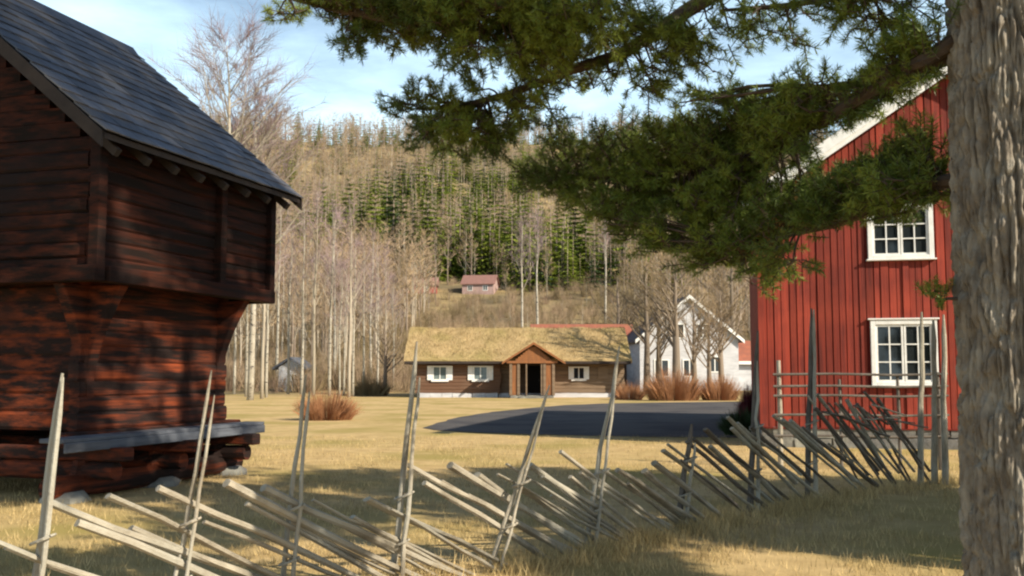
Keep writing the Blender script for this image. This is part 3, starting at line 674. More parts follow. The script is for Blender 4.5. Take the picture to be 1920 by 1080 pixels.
# pole gate in front of the red house
GT = empty('pole_gate', (at(1462, 800, 17).x, 17, 0), -R(6), 'thin dark pole gate with one pale end stake, in front of the red house wall', 'gate')
for x, h, m_, r in ((0, 1.82, 'pale_wood', .045), (1.0, 1.5, 'gate_shade_wood', .03), (1.95, 1.55, 'gate_shade_wood', .03), (2.6, 1.62, 'gate_shade_wood', .04)):
    MB().tube([(x, 0, -.03), (x + .01, 0, h * .5), (x, 0, h)], [r, r * .95, r * .8], 8).build('gate_post', M[m_], GT)
for z in (1.58, 1.38, 1.22, .9, .55):
    MB().tube([(-.1, -.05, z), (.9, -.06, z + .012), (1.9, -.045, z - .01), (2.75, -.05, z + .01)], [.022, .02, .021, .018], 7).build('gate_rail', M['gate_shade_wood'], GT)

# ------------------------------------------------------------------ the big pine: trunk
TX, TY, TR = 2.06, 4.0, 0.270
PN = empty('pine_tree', (TX, TY, 0), 0, 'big pine with thick furrowed grey trunk at the right edge, boughs overhanging the yard', 'pine tree')
mb = MB(); NA = 380; zs = []
z = -.1
while z < 5.2: zs.append(z); z += .0125
while z < 17: zs.append(z); z += .25
tv = []
for z in zs:
    rb_ = TR * (1 + .25 * math.exp(-max(z, 0) / .35)) * (1 - .035 * max(z, 0)) ; lean = -.004 * z
    for j in range(NA):
        a = 2 * math.pi * j / NA; ca, sa = math.cos(a), math.sin(a)
        if z < 5.2:
            wx, wy = ca * 2.0, sa * 2.0
            w1 = noise.noise(Vector((wx * 1.2, wy * 1.2, z * 2.6))) * .5 + noise.noise(Vector((wx * 3, wy * 3, z * 7))) * .22
            dv, _ = noise.voronoi(Vector((wx * 3.9 + w1 * 1.3, wy * 3.9 + w1 * 1.3, z * 4.2 + w1 * 2.6)))
            dw, _ = noise.voronoi(Vector((wx * 8 + w1, wy * 8, z * 14)))
            e1 = min(1, max(0, (dv[1] - dv[0]) * 3.2)); e2 = min(1, (dw[1] - dw[0]) * 3)
            r1 = abs(noise.noise(Vector((wx * 2.1 + w1, wy * 2.1 + w1, z * 1.3))))
            dsp = -.026 * (1 - e1) ** 1.2 - .008 * (1 - e2) - .026 * (1 - min(1, r1 * 4.5)) ** 1.3 + .012 * noise.noise(Vector((ca * 3, sa * 3, z * 1.1))) + .007 * noise.noise(Vector((wx * 14, wy * 14, z * 26)))
        else: dsp = 0
        rr = rb_ + dsp; tv.append((ca * rr + lean, sa * rr, z))
mb.v = tv
for i in range(len(zs) - 1):
    for j in range(NA): a = i * NA + j; b = i * NA + (j + 1) % NA; mb.f.append((a, b, b + NA, a + NA)); mb.m.append(0)
trunk = mb.build('trunk', M['bark'], PN, smooth=True)
trunk.rotation_euler = (0, 0, 0)

# needles: shoot templates -----------------------------------------------------
def shoot_template(seed, nn, nl, nw, sl):
    r = random.Random(seed); mb = MB()
    for i in range(nn):
        t = r.random() ** .8; base = Vector((0, 0, t * sl)); a = r.uniform(0, 2 * math.pi); el = R(r.uniform(25, 75) if t > .75 else r.uniform(45, 90))
        d = Vector((math.cos(a) * math.sin(el), math.sin(a) * math.sin(el), math.cos(el))); l = nl * r.uniform(.7, 1.1)
        w = d.orthogonal().normalized(); w.rotate(Quaternion(d, r.uniform(0, 6.28)))
        mb.add([base + w * nw * .5, base - w * nw * .5, base + d * l * .6 - w * nw * .45, base + d * l, base + d * l * .6 + w * nw * .45], [(0, 1, 2, 3, 4)])
    mb.tube([(0, 0, -.02), (0, 0, sl)], [.004, .002], 3, cap=False, mi=1)
    return tris(mb)
SH = [shoot_template(i, 66, .044, .0029, .085) for i in range(7)]
SHC = [shoot_template(50 + i, 30, .16, .022, .25) for i in range(4)]
def rotmat(d, spin, s):
    d = Vector(d).normalized(); q = Vector((0, 0, 1)).rotation_difference(d); m = (q.to_matrix() @ Matrix.Rotation(spin, 3, 'Z')); return np.array(m) * s
def nearest(poly, p):
    best = None
    for i in range(len(poly) - 1):
        a, b = poly[i], poly[i + 1]; t = max(0, min(1, (p - a).dot(b - a) / max((b - a).length_squared, 1e-9))); q = a.lerp(b, t); d = (q - p).length
        if best is None or d < best[0]: best = (d, q, i + t)
    return best
def bough(line, rads, blobs, seed, scale=1.0, tmpl=None, name='bough', fine=True, dens=1.05):
    """line: world points; blobs: (centre, (rx,ry,rz), n). Twigs run from the bough to each tuft; needles are a sub-part."""
    r = random.Random(seed); pts = [Vector(p) for p in line]; o = Vector((TX, TY, 0))
    sm = []
    for i in range(len(pts) - 1):
        for k in range(4):
            q = pts[i].lerp(pts[i + 1], k / 4); q += Vector([noise.noise(Vector((i * 4 + k, seed, j))) * .03 for j in range(3)]) * (1 if i or k else 0); sm.append(q)
    sm.append(pts[-1]); rr = [rads[0] + (rads[1] - rads[0]) * i / (len(sm) - 1) for i in range(len(sm))]
    wood = MB().tube([p - o for p in sm], rr, 8, jit=.08, rnd=r); xf = []
    for (c, ra, n) in blobs:
        c = Vector(c); ng = max(1, int(n * (dens if fine else 1)) // 7)
        for g_ in range(ng):
            gc = c + Vector((r.gauss(0, .5) * ra[0], r.gauss(0, .5) * ra[1], r.gauss(0, .5) * ra[2]))
            dd_, q, _ = nearest(sm, gc); mid = q.lerp(gc, .55) + Vector((0, 0, .05 * dd_ - .02)) + Vector((r.uniform(-.03, .03), r.uniform(-.03, .03), r.uniform(-.03, .03)))
            tr_ = .004 + .006 * min(dd_, 1)
            wood.tube([q - o, q.lerp(mid, .5) + Vector((0, 0, .01)) - o, mid - o, gc - o], [tr_ * 1.3, tr_ * 1.1, tr_ * .8, tr_ * .45], 4, cap=False)
            gd = (gc - mid).normalized()
            for k in range(7):
                t = r.uniform(.35, 1.0); b = mid.lerp(gc, t) if dd_ < .9 else q.lerp(gc, r.uniform(.75, 1)); p = b + Vector((r.uniform(-1, 1), r.uniform(-1, 1), r.uniform(-.7, .7))) * .068 * scale
                d = gd * .7 + (p - b) * 7 / scale + Vector((r.uniform(-.5, .5), r.uniform(-.5, .5), r.uniform(-.1, .7)))
                wood.tube([b - o, p - o], [.0035, .002], 3, cap=False)
                xf.append((r.randrange(len(tmpl)), rotmat(d, r.uniform(0, 6.28), scale * r.uniform(.75, 1.2)), p - o))
    w = wood.build(name, M['bark_limb'], PN)
    if xf:
        V, T, Mi = scatter(tmpl, xf); np_mesh('needles', V, T, [M['needle'], M['bark_limb']], Mi, w)
    return w
def B(px, py, d, rx, ry, n, rd=.35):
    s = d / F; return (at(px, py, d), (rx * s, rd, ry * s), n)
# limb A: the long lit bough from the trunk across the middle
A = [Vector((TX - .08, TY + .02, 2.99)), at(1720, 128, 4.2), at(1640, 168, 4.5), at(1545, 225, 4.9), at(1400, 285, 5.4), at(1230, 325, 5.8), at(1050, 330, 6.2)]
bough(A, (.046, .012), [B(1030, 300, 6.2, 60, 42, 100), B(1075, 350, 6.1, 75, 40, 120), B(1150, 290, 6.0, 80, 60, 160), B(1160, 390, 6.0, 80, 38, 130), B(1240, 350, 5.8, 80, 70, 220), B(1260, 260, 5.7, 70, 50, 140),
      B(1330, 300, 5.6, 80, 75, 260), B(1340, 395, 5.6, 80, 40, 170), B(1410, 340, 5.4, 70, 70, 240), B(1410, 240, 5.4, 80, 45, 170), B(1462, 255, 5.1, 50, 32, 120), B(1450, 400, 5.3, 45, 32, 90), B(1520, 205, 4.9, 45, 24, 90)], 1, 1.0, SH)
# limb B: upper short bough with the thin tip against the sky
Bm = [Vector((TX - .08, TY, 3.06)), at(1735, 112, 4.1), at(1680, 132, 4.3), at(1610, 155, 4.6), at(1545, 163, 4.8)]
bough(Bm, (.04, .012), [B(1710, 110, 4.2, 45, 24, 110, .2), B(1640, 170, 4.6, 60, 30, 110, .25), B(1560, 200, 4.9, 80, 28, 130), B(1470, 205, 5.1, 80, 25, 90), B(1330, 205, 5.4, 60, 22, 50)], 2, 1.0, SH)
# limb C: lower bough in front of the red gable
Cc = [Vector((TX - .08, TY + .05, 2.42)), at(1740, 345, 4.3), at(1660, 385, 4.6), at(1570, 420, 4.9), at(1480, 440, 5.1), at(1400, 470, 5.4)]
bough(Cc, (.034, .009), [B(1740, 345, 4.3, 40, 38, 90, .2), B(1690, 360, 4.5, 60, 32, 130, .25), B(1620, 375, 4.7, 60, 40, 140), B(1560, 385, 4.9, 60, 38, 130), B(1520, 390, 5.0, 45, 28, 80), B(1735, 265, 4.3, 30, 30, 30, .2), B(1645, 320, 4.6, 55, 24, 60, .2), B(1575, 350, 4.9, 50, 22, 50, .2), B(1700, 290, 4.5, 40, 26, 40, .2),
      B(1450, 495, 5.2, 26, 35, 70), B(1400, 455, 5.4, 60, 35, 90), B(1320, 475, 5.6, 60, 35, 70), B(1240, 455, 5.7, 60, 30, 70), B(1150, 430, 5.9, 50, 22, 50)], 3, 1.0, SH)
# limb D: hanging bough entering from above, ending over the hill at the left
D = [Vector((TX - .2, TY + .1, 4.3)), at(1560, -130, 4.8), at(1370, -30, 5.1), at(1250, 45, 5.3), at(1170, 100, 5.4), at(1060, 135, 5.5), at(950, 178, 5.6), at(880, 195, 5.7), at(790, 205, 5.8)]
bough(D, (.055, .010), [B(785, 198, 5.8, 38, 22, 50), B(830, 245, 5.7, 48, 32, 80), B(880, 205, 5.7, 45, 35, 80), B(920, 250, 5.7, 55, 38, 90), B(960, 200, 5.6, 45, 35, 50), B(1010, 165, 5.6, 50, 30, 50), B(1020, 225, 5.6, 45, 30, 20),
      B(1080, 120, 5.5, 60, 40, 70), B(1130, 170, 5.5, 50, 40, 24), B(1220, 165, 5.4, 30, 42, 40), B(1200, 80, 5.3, 70, 45, 90), B(1290, 80, 5.2, 60, 40, 80), B(1340, 140, 5.3, 40, 30, 10), B(1380, 50, 5.1, 60, 35, 50)], 4, 1.0, SH)
# limb E: dense dark mass along the top edge
E = [Vector((TX - .2, TY, 4.6)), at(1500, -170, 4.6), at(1250, -110, 4.8), at(1050, -30, 4.9), at(900, 20, 5.0), at(760, 40, 5.1), at(640, 20, 5.2), at(540, -5, 5.3)]
bough(E, (.06, .012), [B(540, 0, 5.3, 40, 10, 30), B(610, 0, 5.2, 50, 18, 90), B(680, 28, 5.2, 55, 28, 130), B(650, 78, 5.2, 12, 14, 20), B(760, 30, 5.1, 60, 32, 190), B(850, 30, 5.0, 70, 38, 230), B(870, 98, 5.0, 35, 18, 50), B(950, 40, 5.0, 75, 42, 240), B(1040, 50, 4.9, 70, 50, 200), B(990, 110, 5.0, 60, 25, 60),
      B(1120, 40, 4.9, 65, 50, 120), B(700, -20, 5.1, 150, 25, 120), B(900, -30, 5.0, 150, 25, 120)], 5, 1.0, SH)
# limb F: thin sprays along the top right
Fm = [Vector((TX - .2, TY, 4.05)), at(1700, -60, 4.2), at(1600, -10, 4.5), at(1480, 10, 4.8), at(1350, 20, 5.2)]
bough(Fm, (.03, .009), [B(1700, 15, 4.3, 50, 22, 45, .2), B(1600, 35, 4.5, 55, 25, 55), B(1560, 5, 4.6, 80, 16, 50), B(1470, 30, 4.8, 50, 25, 30), B(1500, 75, 4.8, 20, 14, 5)], 6, 1.0, SH)
# small sprig on the trunk side
bough([Vector((TX - .24, TY, 1.9)), at(1775, 560, 4.05), at(1755, 565, 4.1)], (.008, .004), [B(1762, 560, 4.1, 10, 28, 14, .05)], 7, .7, SH)
# unseen boughs above the frame, added to shade limbs D and E
bough([Vector((TX, TY, 4.7)), Vector((2.25, 3.0, 5.2)), Vector((2.3, 1.8, 5.6))], (.05, .012), [((2.3, 2.4, 5.5), (1.1, .9, .35), 160), ((1.7, 2.2, 5.2), (.8, .8, .3), 110), ((3.0, 1.9, 5.9), (.9, .8, .35), 110)], 8, 1.0, SHC, fine=False)
# crown above the frame
rcw = random.Random(77)
def crown_bough(parent_o, tx, ty, z, az, ln, seed, n):
    pass
def upper_boughs(cx, cy, z0, z1, nb, rad, seed, tufts, keep=None):
    r = random.Random(seed); out = []
    for i in range(nb):
        t = i / max(nb - 1, 1); z = z0 + (z1 - z0) * t; az = i * 2.4 + r.uniform(-.3, .3); ln = rad * (1 - .55 * t) * r.uniform(.75, 1.15)
        p0 = Vector((cx, cy, z)); d = Vector((math.cos(az), math.sin(az), .12)); line = [p0 + d * ln * k + Vector((0, 0, -.25 * ln * k * k * .6)) for k in (0, .35, .7, 1)]
        bl = []
        for k in (.4, .6, .8, 1.0):
            c = p0 + d * ln * k + Vector((0, 0, -.15 * ln * k * k)); 
            if keep and not keep(c): continue
            bl.append((c, (.75, .75, .32), tufts))
        out.append((line, bl, r.randrange(9999)))
    return out
def in_frame(c, m=.5):
    """true when a point would show inside the picture"""
    if c.y < .5: return False
    return (c.z - EYE) / c.y < .385 + m / c.y and abs(c.x) / c.y < .53 + m / c.y
for line, bl, sdd in upper_boughs(TX, TY, 10.8, 16, 24, 3.6, 5, 38, lambda c: not in_frame(c, 1.0)):
    if bl: bough(line, (.05, .012), bl, sdd, 1.0, SHC, fine=False)

# neighbouring pines standing right of the frame: crowns shaped and thinned to shade the storehouse and lawn
def off_pine(x, y, h, z0, rad, seed, label, nb=20, tufts=24, thin=None):
    global PN
    root = empty('pine_tree', (x, y, 0), 0, label, 'pine tree'); r = random.Random(seed)
    MB().tube([(0, 0, -.1), (.03, 0, h * .3), (-.02, .03, h * .7), (0, 0, h)], [.24, .19, .11, .03], 14, jit=.05, rnd=r).build('trunk', M['bark'], root)
    W_ = MB(); xf = []
    for line, bl, sdd in upper_boughs(x, y, z0, h, nb, rad, seed, tufts, lambda c: not in_frame(c, .9)):
        if not bl: continue
        if thin and thin[0] < line[0].z < thin[1]: bl = [(a, b, int(n * thin[2])) for a, b, n in bl]
        o = Vector((x, y, 0)); W_.tube([p - o for p in line], [.045, .035, .02, .01], 5)
        for (c, ra, n) in bl:
            for k in range(n):
                p = c + Vector((r.gauss(0, .5) * ra[0], r.gauss(0, .5) * ra[1], r.gauss(0, .5) * ra[2])) - o
                d = Vector((r.uniform(-1, 1), r.uniform(-1, 1), r.uniform(-.1, 1))); xf.append((r.randrange(len(SHC)), rotmat(d, r.uniform(0, 6), r.uniform(.8, 1.3)), p))
    V, T, Mi = scatter(SHC, xf); w = W_.build('boughs', M['bark_limb'], root); np_mesh('crown', V, T, [M['needle'], M['bark_limb']], Mi, root)
    return root
off_pine(7.6, 5.6, 18.5, 4.6, 3.6, 31, 'tall pine just beyond the right edge of the photograph', 46, 75, (8.4, 12.9, .09))
off_pine(9.6, 1.4, 20, 16, 3.6, 33, 'tallest of the pines outside the right edge of the photograph', 24, 60)
off_pine(9.8, 8.2, 7.2, 1.9, 3.0, 37, 'short bushy pine farther right, nearer the red farmhouse', 30, 110)

# ------------------------------------------------------------------ deciduous trees
def bare_tree(h, r0, seed, nb=26, spread=.22, twigs=9, tw=.018, upright=.75, start=.35, sub=3, fork=False, twl=.14):
    """returns trunk MB and crown MB (limbs and twigs)"""
    r = random.Random(seed); tr = MB(); cr = MB(); pts = []; n = 8; wx, wy = r.uniform(0, 50), r.uniform(0, 50)
    for k in range(n + 1):
        t = k / n; pts.append(Vector((noise.noise(Vector((t * 2, wx, 0))) * h * .035 * t, noise.noise(Vector((t * 2, wy, 0))) * h * .035 * t, h * t - .2 * (k == 0))))
    rad = [r0 * (1 - t / n) ** .85 + r0 * .08 for t in range(n + 1)]
    tr.tube(pts, rad, 7)
    def P(t): i = min(int(t * n), n - 1); return pts[i].lerp(pts[i + 1], t * n - i)
    for b in range(nb):
        t = start + (.97 - start) * (b + r.random()) / nb; p = P(t); az = r.uniform(0, 6.283); ln = h * spread * (1.15 - t) / (1.15 - start) * r.uniform(.7, 1.25) + h * .03
        e = R(90 * upright + r.uniform(-14, 12)); d = Vector((math.cos(az) * math.cos(e), math.sin(az) * math.cos(e), math.sin(e)))
        q1 = p + d * ln * .5; q2 = p + d * ln + Vector((0, 0, ln * .12)); br = max(rad[min(int(t * n), n)] * .35, .012)
        cr.tube([p, q1, q2], [br, br * .7, br * .25], 4, cap=False, mi=1)
        for s_ in range(sub):
            u = r.uniform(.3, .95); sp = p.lerp(q2, u); sd_ = (d + Vector((r.uniform(-.8, .8), r.uniform(-.8, .8), r.uniform(-.2, .7)))).normalized(); sl = ln * r.uniform(.35, .6); se = sp + sd_ * sl
            cr.tube([sp, se], [br * .45, br * .15], 3, cap=False, mi=1)
            for w in range(twigs):
                v = r.random(); tp = sp.lerp(se, v); td = (sd_ + Vector((r.uniform(-.9, .9), r.uniform(-.9, .9), r.uniform(-.6, .7)))).normalized(); tl = h * twl * r.uniform(.4, 1)
                sd2 = td.orthogonal().normalized(); sd2.rotate(Quaternion(td, r.uniform(0, 6.28))); sd2 *= tw
                cr.add([tp - sd2 * .5, tp + sd2 * .5, tp + td * tl + Vector((0, 0, -.05 * tl))], [(0, 1, 2)])
    return tr, cr
def tree_obj(name, tr, cr, trm, crm, loc, rz, sc, label, cat, group=None):
    root = empty(name, loc, rz, label, cat, group); root.scale = (sc, sc, sc)
    tr.build('trunk', trm, root, smooth=True); cr.build('crown', crm, root)
    return root
def place(root, loc, rz, sc, label=None, group=None):
    c = copy_tree(root); c.location = loc; c.rotation_euler = (0, 0, rz); c.scale = (sc, sc, sc)
    if label: c['label'] = label
    if group: c['group'] = group
    return c
rt = random.Random(99)
# birches in the row left of the cabin
BM = [M['twig_birch'], M['trunk_pale']]
bprot = []
for i in range(5):
    t_, c_ = bare_tree(13, .115, 200 + i, nb=20, spread=.17, twigs=8, tw=.02, start=.38, twl=.10)
    bprot.append((t_, c_))
GB = 'birches standing in a row left of the cabin'
brow = [(440, 75, 12.5), (462, 69, 12.0), (475, 84, 15), (492, 63, 13.0), (500, 66.5, 12.0), (519, 86, 16), (541, 75, 12.5), (566, 74, 14), (588, 70, 14.5), (618, 70.5, 13.2), (627, 85, 15), (637, 65, 8.5), (645, 72, 9.5), (655, 67, 12.8), (662, 69.5, 11.0), (682, 73, 10.5), (695, 82, 12.5), (708, 76, 10.0), (722, 84, 11.5), (738, 80, 9.0)]
first = {}
ORD = ['leftmost', 'second', 'third', 'fourth', 'fifth', 'sixth', 'seventh', 'eighth', 'ninth', 'tenth', 'tenth from right', 'ninth from right', 'eighth from right', 'seventh from right', 'sixth from right', 'fifth from right', 'fourth from right', 'third from right', 'second from right', 'rightmost']
special = {492: 'brightest white birch trunk, low beside the storehouse corner', 655: 'slim white birch rising behind the russet bush at its right edge', 588: 'tall pale birch rising left of the russet bush', 637: 'small birch directly behind the russet bush', 440: 'leftmost birch of the row, beside the storehouse bracket'}
for i, (px, Y, h) in enumerate(brow):
    k = i % 5; loc = (at(px, 700, Y).x, Y, H(at(px, 700, Y).x, Y)); sc = h / 13; rz = rt.uniform(0, 6.28)
    lb = special.get(px, 'bare birch, %s, in the row left of the cabin' % ORD[i])
    if k not in first:
        first[k] = tree_obj('birch_tree', *bprot[k], M['birch'] if k != 3 else M['trunk_pale'], BM, loc, rz, sc, lb, 'birch', GB)
    else: place(first[k], loc, rz, sc, lb)
    
# tall birch against the sky, behind the storehouse
t_, c_ = bare_tree(20.8, .24, 321, nb=54, spread=.30, twigs=22, tw=.018, start=.40, upright=.50, sub=5, twl=.085)
tree_obj('birch_tree', t_, c_, M['birch'], BM, (at(408, 700, 57).x, 57, 0), .4, 1.0, 'tall bare birch against the sky above the storehouse roof', 'birch')
t_, c_ = bare_tree(18.0, .2, 325, nb=40, spread=.26, twigs=18, tw=.02, start=.45, upright=.6, sub=4, twl=.085)
tree_obj('birch_tree', t_, c_, M['birch'], BM, (at(470, 700, 60).x, 60, 0), 1.4, 1.0, 'second tall bare birch on the sky, right of the tallest', 'birch')
# lone birch behind the cabin and two slimmer ones
q = ground_hit(980, 606); t_, c_ = bare_tree(17, .18, 341, nb=16, spread=.10, twigs=7, tw=.03, start=.55, upright=.8)
lone = tree_obj('birch_tree', t_, c_, M['birch'], BM, (at(980, 700, 92).x, 92, H(1, 92)), 0, .86, 'straight white birch rising right behind the cabin roof', 'birch')
place(lone, (at(1008, 700, 120).x, 120, H(3, 120)), 2, 1.0, 'slender birch uphill just right of the birch behind the cabin')
place(lone, (at(1136, 700, 150).x, 150, H(14, 150)), 4, 1.0, 'slender pale birch beside the weathered grey barn')
# dark bare trees right of the cabin, in front of the white house
t_, c_ = bare_tree(9.5, .30, 351, nb=30, spread=.34, twigs=12, tw=.02, start=.30, upright=.5, sub=4, twl=.12)
dk = tree_obj('bare_tree', t_, c_, M['trunk_brown'], [M['twig'], M['trunk_brown']], (at(1268, 700, 64).x, 64, 0), 0, 1.0, 'dark trunked bare tree in front of the white house', 'tree')
for px, Y, s_, lb in ((1213, 74, .95, 'bare tree between the cabin gable and the white house'), (1330, 66, .62, 'small bare tree before the right half of the white house'), (1375, 88, 1.2, 'bare tree rising behind the white house, next to the red farmhouse'), (1160, 92, 1.0, 'bare tree behind the right end of the cabin roof'), (722, 72, .55, 'low bare tree just left of the cabin'), (1236, 68, .8, 'bare tree covering the left edge of the white house'), (1302, 70, .72, 'bare tree before the peak of the white house'), (1352, 72, .8, 'bare tree covering the right eave of the white house')):
    place(dk, (at(px, 700, Y).x, Y, H(at(px, 700, Y).x, Y)), rt.uniform(0, 6), s_, lb)

# bushes ------------------------------------------------------------------------
def bush(name, loc, rx, ry, h, n, m, tw, seed, label, cat='bush'):
    r = random.Random(seed); mb = MB()
    for i in range(n):
        a = r.uniform(0, 6.283); q = math.sqrt(r.random()); bx, by = math.cos(a) * q * rx * .6, math.sin(a) * q * ry * .6
        hh = h * math.sqrt(max(.05, 1 - q * q * .8)) * r.uniform(.5, 1.1); ox, oy = math.cos(a) * rx * .4 * q + r.uniform(-.25, .25) * rx * .3, math.sin(a) * ry * .4 * q + r.uniform(-.2, .2)
        p0 = Vector((bx, by, -.03)); p1 = p0 + Vector((ox * .3, oy * .3, hh * .55)); p2 = p0 + Vector((ox, oy, hh))
        s_ = Vector((math.cos(a * 3), math.sin(a * 3), 0)) * tw
        mb.add([p0 - s_, p0 + s_, p1 + s_ * .7, p2, p1 - s_ * .7], [(0, 1, 2, 3, 4)])
        for k in range(3):
            t = r.uniform(.3, .9); b = p0.lerp(p1, t * 2) if t < .5 else p1.lerp(p2, t * 2 - 1); d = Vector((r.uniform(-1, 1), r.uniform(-1, 1), r.uniform(.1, 1))) * .22 * h
            mb.add([b - s_ * .5, b + s_ * .5, b + d], [(0, 1, 2)])
    o = mb.build(name, m, None); o.location = loc; return tag(o, label, cat)
b1 = gp(606, 789); bush('bush', (b1[0], b1[1] + .6, 0), 1.35, 1.0, 1.15, 1500, M['twig_red'], .006, 3, 'rounded russet bush alone on the lawn left of the cabin')
b2_ = gp(1275, 752); bush('bush', (b2_[0] - .2, b2_[1] + 1, 0), 2.3, 1.2, 2.1, 1500, M['twig_red'], .010, 4, 'wide reddish brown bush below the white house gable')
bush('bush', (b2_[0] + 2.6, b2_[1] + 1.5, 0), 1.6, 1.2, 1.7, 1000, M['twig_red'], .010, 5, 'lower russet bush nearest the red farmhouse')
bush('bush', (b2_[0] - 2.6, b2_[1] + 3, 0), 1.3, 1.0, 1.2, 700, M['twig_red'], .010, 6, 'small russet bush beside the right end of the cabin')
c = at(1403, 700, 30); bush('bush', (c.x, 30, 0), .36, .4, 1.35, 900, M['twig_plum'], .012, 7, 'dark plum red bush against the corner of the red farmhouse')
c = at(1392, 700, 26); bush('bush', (c.x, 26, 0), .75, .5, .75, 900, M['spruce_b'], .012, 8, 'low dark evergreen bush at the edge of the asphalt')
c = at(690, 700, 70); bush('bush', (c.x, 71, 0), 2.0, 1.0, 1.6, 700, M['twig'], .014, 9, 'grey brown bush at the foot of the birches by the cabin')

# spruces -------------------------------------------------------------------------
def spruce(h, seed, w=.17, lv=20, per=9, drop=.35, jag=5):
    r = random.Random(seed); tr = MB().tube([(0, 0, -.5), (0, 0, h * .5), (0, 0, h * .98)], [.013 * h, .008 * h, .002 * h], 6); cr = MB()
    for i in range(lv):
        t = (i + .3) / lv; z = h * (.06 + .93 * t); rad = h * w * (1 - t) ** .8 * r.uniform(.8, 1.15) + .04 * h * (1 - t) + .05
        for b in range(per):
            a = r.uniform(0, 6.283); l = rad * r.uniform(.6, 1.15); d = Vector((math.cos(a), math.sin(a), 0)); p = Vector((0, 0, z))
            tip = p + d * l + Vector((0, 0, -drop * l + .12 * h * t * .3)); sd_ = Vector((-d.y, d.x, 0))
            for k in range(jag):
                u = (k + .5) / jag; q = p.lerp(tip, u); wl = l * .30 * (1.15 - u); 
                for sg in (1, -1):
                    e = q + sd_ * sg * wl * r.uniform(.7, 1.3) + d * wl * .5 + Vector((0, 0, -wl * r.uniform(.4, 1.0)))
                    cr.add([q - d * l * .11, q + d * l * .13 + Vector((0, 0, .02 * l)), e], [(0, 1, 2)])
            cr.add([p.lerp(tip, .7) + sd_ * l * .06, p.lerp(tip, .7) - sd_ * l * .06, tip + d * l * .06], [(0, 1, 2)])
    return tr, cr
sp = [spruce(15, 400 + i, w=(.15, .19, .13, .21)[i]) for i in range(4)]
GS = 'spruces standing on the hillside'
spl = []; r2 = random.Random(17)
def near_house(x, y):
    return any(abs(x - a) < w and -5 < y - b < 9 for a, b, w in HSE)
HSE = []
for px, py, w in ((787, 551, 6), (896, 552, 6), (1182, 540, 7)):
    q = ground_hit(px, py); HSE.append((q.x, q.y, w))
for px, Y, h in [(735, 212, 20), (752, 218, 17), (772, 222, 15), (722, 235, 19), (800, 226, 17), (815, 215, 15), (843, 226, 14), (700, 228, 17), (880, 238, 16), (893, 232, 15), (915, 240, 17), (938, 230, 15), (968, 228, 14), (1046, 215, 14), (1060, 210, 17), (1080, 222, 16), (1100, 214, 15), (1180, 224, 14), (575, 210, 14), (600, 232, 17), (620, 228, 15), (650, 245, 18), (672, 240, 14)]:
    spl.append((at(px, 700, Y).x, Y, h * 1.3))
tries = 0
while len(spl) < 120 and tries < 4000:
    tries += 1
    Y = r2.uniform(215, 330); u = r2.uniform(-.30, .26); x = u * Y
    f = noise.noise(Vector((x * .02, Y * .03, 8))) + (0.25 if 225 < Y < 262 else -.05)
    if f > .12 and not near_house(x, Y) and all((x - a) ** 2 + (Y - b) ** 2 > 9 for a, b, _ in spl): spl.append((x, Y, r2.uniform(9, 21)))
sproot = []
lab = {0: 'darkest broad spruce on the hillside, above the red barn', }
for i, (x, Y, h) in enumerate(spl):
    k = i % 4; loc = (x, Y, H(x, Y) - .3); sc = h / 15; rz = r2.uniform(0, 6.28); lb = lab.get(i, 'pointed green spruce among bare trees on the hillside')
    if i < 4:
        o = tree_obj('spruce_tree', *sp[k], M['trunk_brown'], M['spruce_b'] if i == 0 else M['spruce'], loc, rz, sc, lb, 'spruce', GS); sproot.append(o)
    else: place(sproot[k if k else 1], loc, rz, sc, lb)

# bare hillside trees as individuals --------------------------------------------------
hb = [bare_tree(12, .11, 500 + i, nb=16, spread=.20, twigs=7, tw=.045, start=.28, upright=.66, sub=3, twl=.13) for i in range(4)]
hbr = []; hl = []; tries = 0
while len(hl) < 200 and tries < 9000:
    tries += 1; Y = 84 + 190 * r2.random(); u = r2.uniform(-.32, .27); x = u * Y
    if x < -2 and Y < 92: pass
    if near_house(x, Y) or (-9 < x < 26 and Y < 100): continue
    if all((x - a) ** 2 + (Y - b) ** 2 > 12 for a, b in hl): hl.append((x, Y))
for i, (x, Y) in enumerate(hl):
    k = i % 4; loc = (x, Y, H(x, Y) - .2); sc = r2.uniform(.65, 1.1) * (.75 if Y < 190 and x > -18 else 1); rz = r2.uniform(0, 6.28)
    if x > -14 and Y < 185: sc *= .55
    lb = 'leafless tan tree among its neighbours on the slope behind the farm'
    if i < 4: hbr.append(tree_obj('bare_tree', *hb[k], M['trunk_pale'] if k % 2 else M['trunk_brown'], [M['twig'] if k % 2 else M['twig_b'], M['trunk_pale']], loc, rz, sc, lb, 'tree', 'leafless trees on the slope behind the farm'))
    else: place(hbr[k], loc, rz, sc, lb)

# the far wood, one mass -----------------------------------------------------------------
T_ = []
for i in range(4):
    t_, c_ = bare_tree(11, .10, 600 + i, nb=12, spread=.20, twigs=6, tw=.07, start=.22, upright=.66, sub=2, twl=.15)
    mb = MB(); mb.add(t_.v, t_.f, 2 if i % 2 else 4); mb.v2 = None
    n0 = len(mb.v); mb.v.extend(c_.v); mb.f.extend(tuple(a + n0 for a in f) for f in c_.f); mb.m.extend([(0 if i < 2 else 1) if m_ == 0 else 2 for m_ in c_.m]); T_.append(tris(mb))
for i in range(3):
    t_, c_ = spruce(13, 700 + i, w=(.16, .2, .26)[i], lv=13, per=7, jag=3)
    mb = MB(); mb.add(t_.v, t_.f, 4); n0 = len(mb.v); mb.v.extend(c_.v); mb.f.extend(tuple(a + n0 for a in f) for f in c_.f); mb.m.extend([3 if i else 5] * len(c_.f)); T_.append(tris(mb))
xf = []; r3 = random.Random(5)
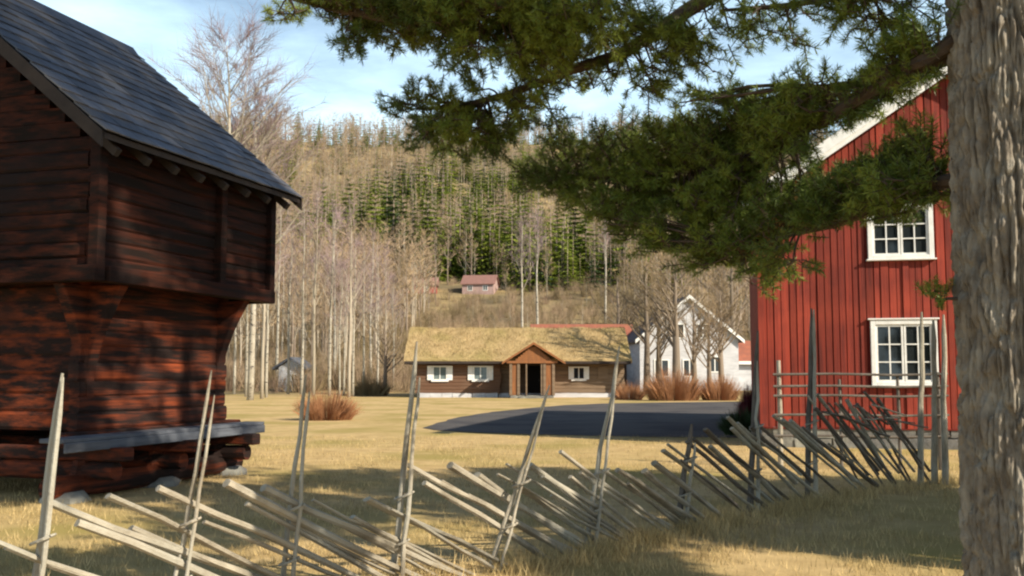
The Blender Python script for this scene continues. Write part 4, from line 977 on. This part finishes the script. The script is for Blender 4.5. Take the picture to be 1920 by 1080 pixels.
for i in range(5600):
    Y = 100 + 345 * r3.random() ** .75; u = r3.uniform(-.40, .50); x = u * Y
    if near_house(x, Y) or (Y < 200 and x > -14): 
        if not (Y > 110 and x > 20 and r3.random() < .5): continue
    f = noise.noise(Vector((x * .017, Y * .02, 8))) + .35 * noise.noise(Vector((x * .07, Y * .07, 3)))
    con = f > (.10 if Y < 290 and -.20 < u < .14 else .15) and Y > 200
    if Y > 370: con = r3.random() < .42
    k = r3.choice((4, 5, 6)) if con else r3.choice((0, 1, 2, 3)); s_ = r3.uniform(.75, 1.35) if not con else (.8 if Y > 340 else 1) * r3.choice((.6, .8, 1.0, 1.2, 1.4)) * r3.uniform(.85, 1.1)
    xf.append((k, np.array(Matrix.Rotation(r3.uniform(0, 6.28), 3, 'Z')) * s_, (x, Y, H(x, Y) - .3)))
V, T, Mi = scatter(T_, xf)
wood = np_mesh('woodland', V, T, [M['twig'], M['twig_b'], M['trunk_pale'], M['spruce'], M['trunk_brown'], M['spruce_b']], Mi)
tag(wood, 'mixed wood of bare trees and conifers covering the far hillside', kind='stuff')

# low brush on the lower slope
def brush_template(seed, h):
    r = random.Random(seed); mb = MB()
    for i in range(60):
        a = r.uniform(0, 6.283); q = r.random(); p0 = Vector((math.cos(a) * q * .7, math.sin(a) * q * .7, -.1)); p2 = p0 + Vector((math.cos(a) * q * .9 + r.uniform(-.4, .4), math.sin(a) * q * .9 + r.uniform(-.4, .4), h * r.uniform(.5, 1.1)))
        s_ = Vector((math.cos(a * 5), math.sin(a * 5), 0)) * .022; mb.add([p0 - s_, p0 + s_, p2], [(0, 1, 2)], seed % 2)
        for k in range(2):
            b = p0.lerp(p2, r.uniform(.4, .9)); mb.add([b - s_ * .6, b + s_ * .6, b + Vector((r.uniform(-1, 1), r.uniform(-1, 1), r.uniform(.1, 1))) * .35 * h], [(0, 1, 2)], seed % 2)
    return tris(mb)
BT = [brush_template(i, 2.4) for i in range(4)]; xf = []
for i in range(2600):
    Y = 77 + 135 * r3.random() ** 1.1; u = r3.uniform(-.34, .48); x = u * Y
    if near_house(x, Y) or (abs(x - 5.5) < 5.5 and 82 < Y < 92) or (8 < x < 22 and Y < 88): continue
    xf.append((r3.randrange(4), np.array(Matrix.Rotation(r3.uniform(0, 6.28), 3, 'Z')) * r3.uniform(.5, 1.25), (x, Y, H(x, Y))))
V, T, Mi = scatter(BT, xf); br = np_mesh('brushwood', V, T, [M['twig'], M['twig_b']], Mi)
tag(br, 'brown leafless undergrowth covering the lower slope', kind='stuff')
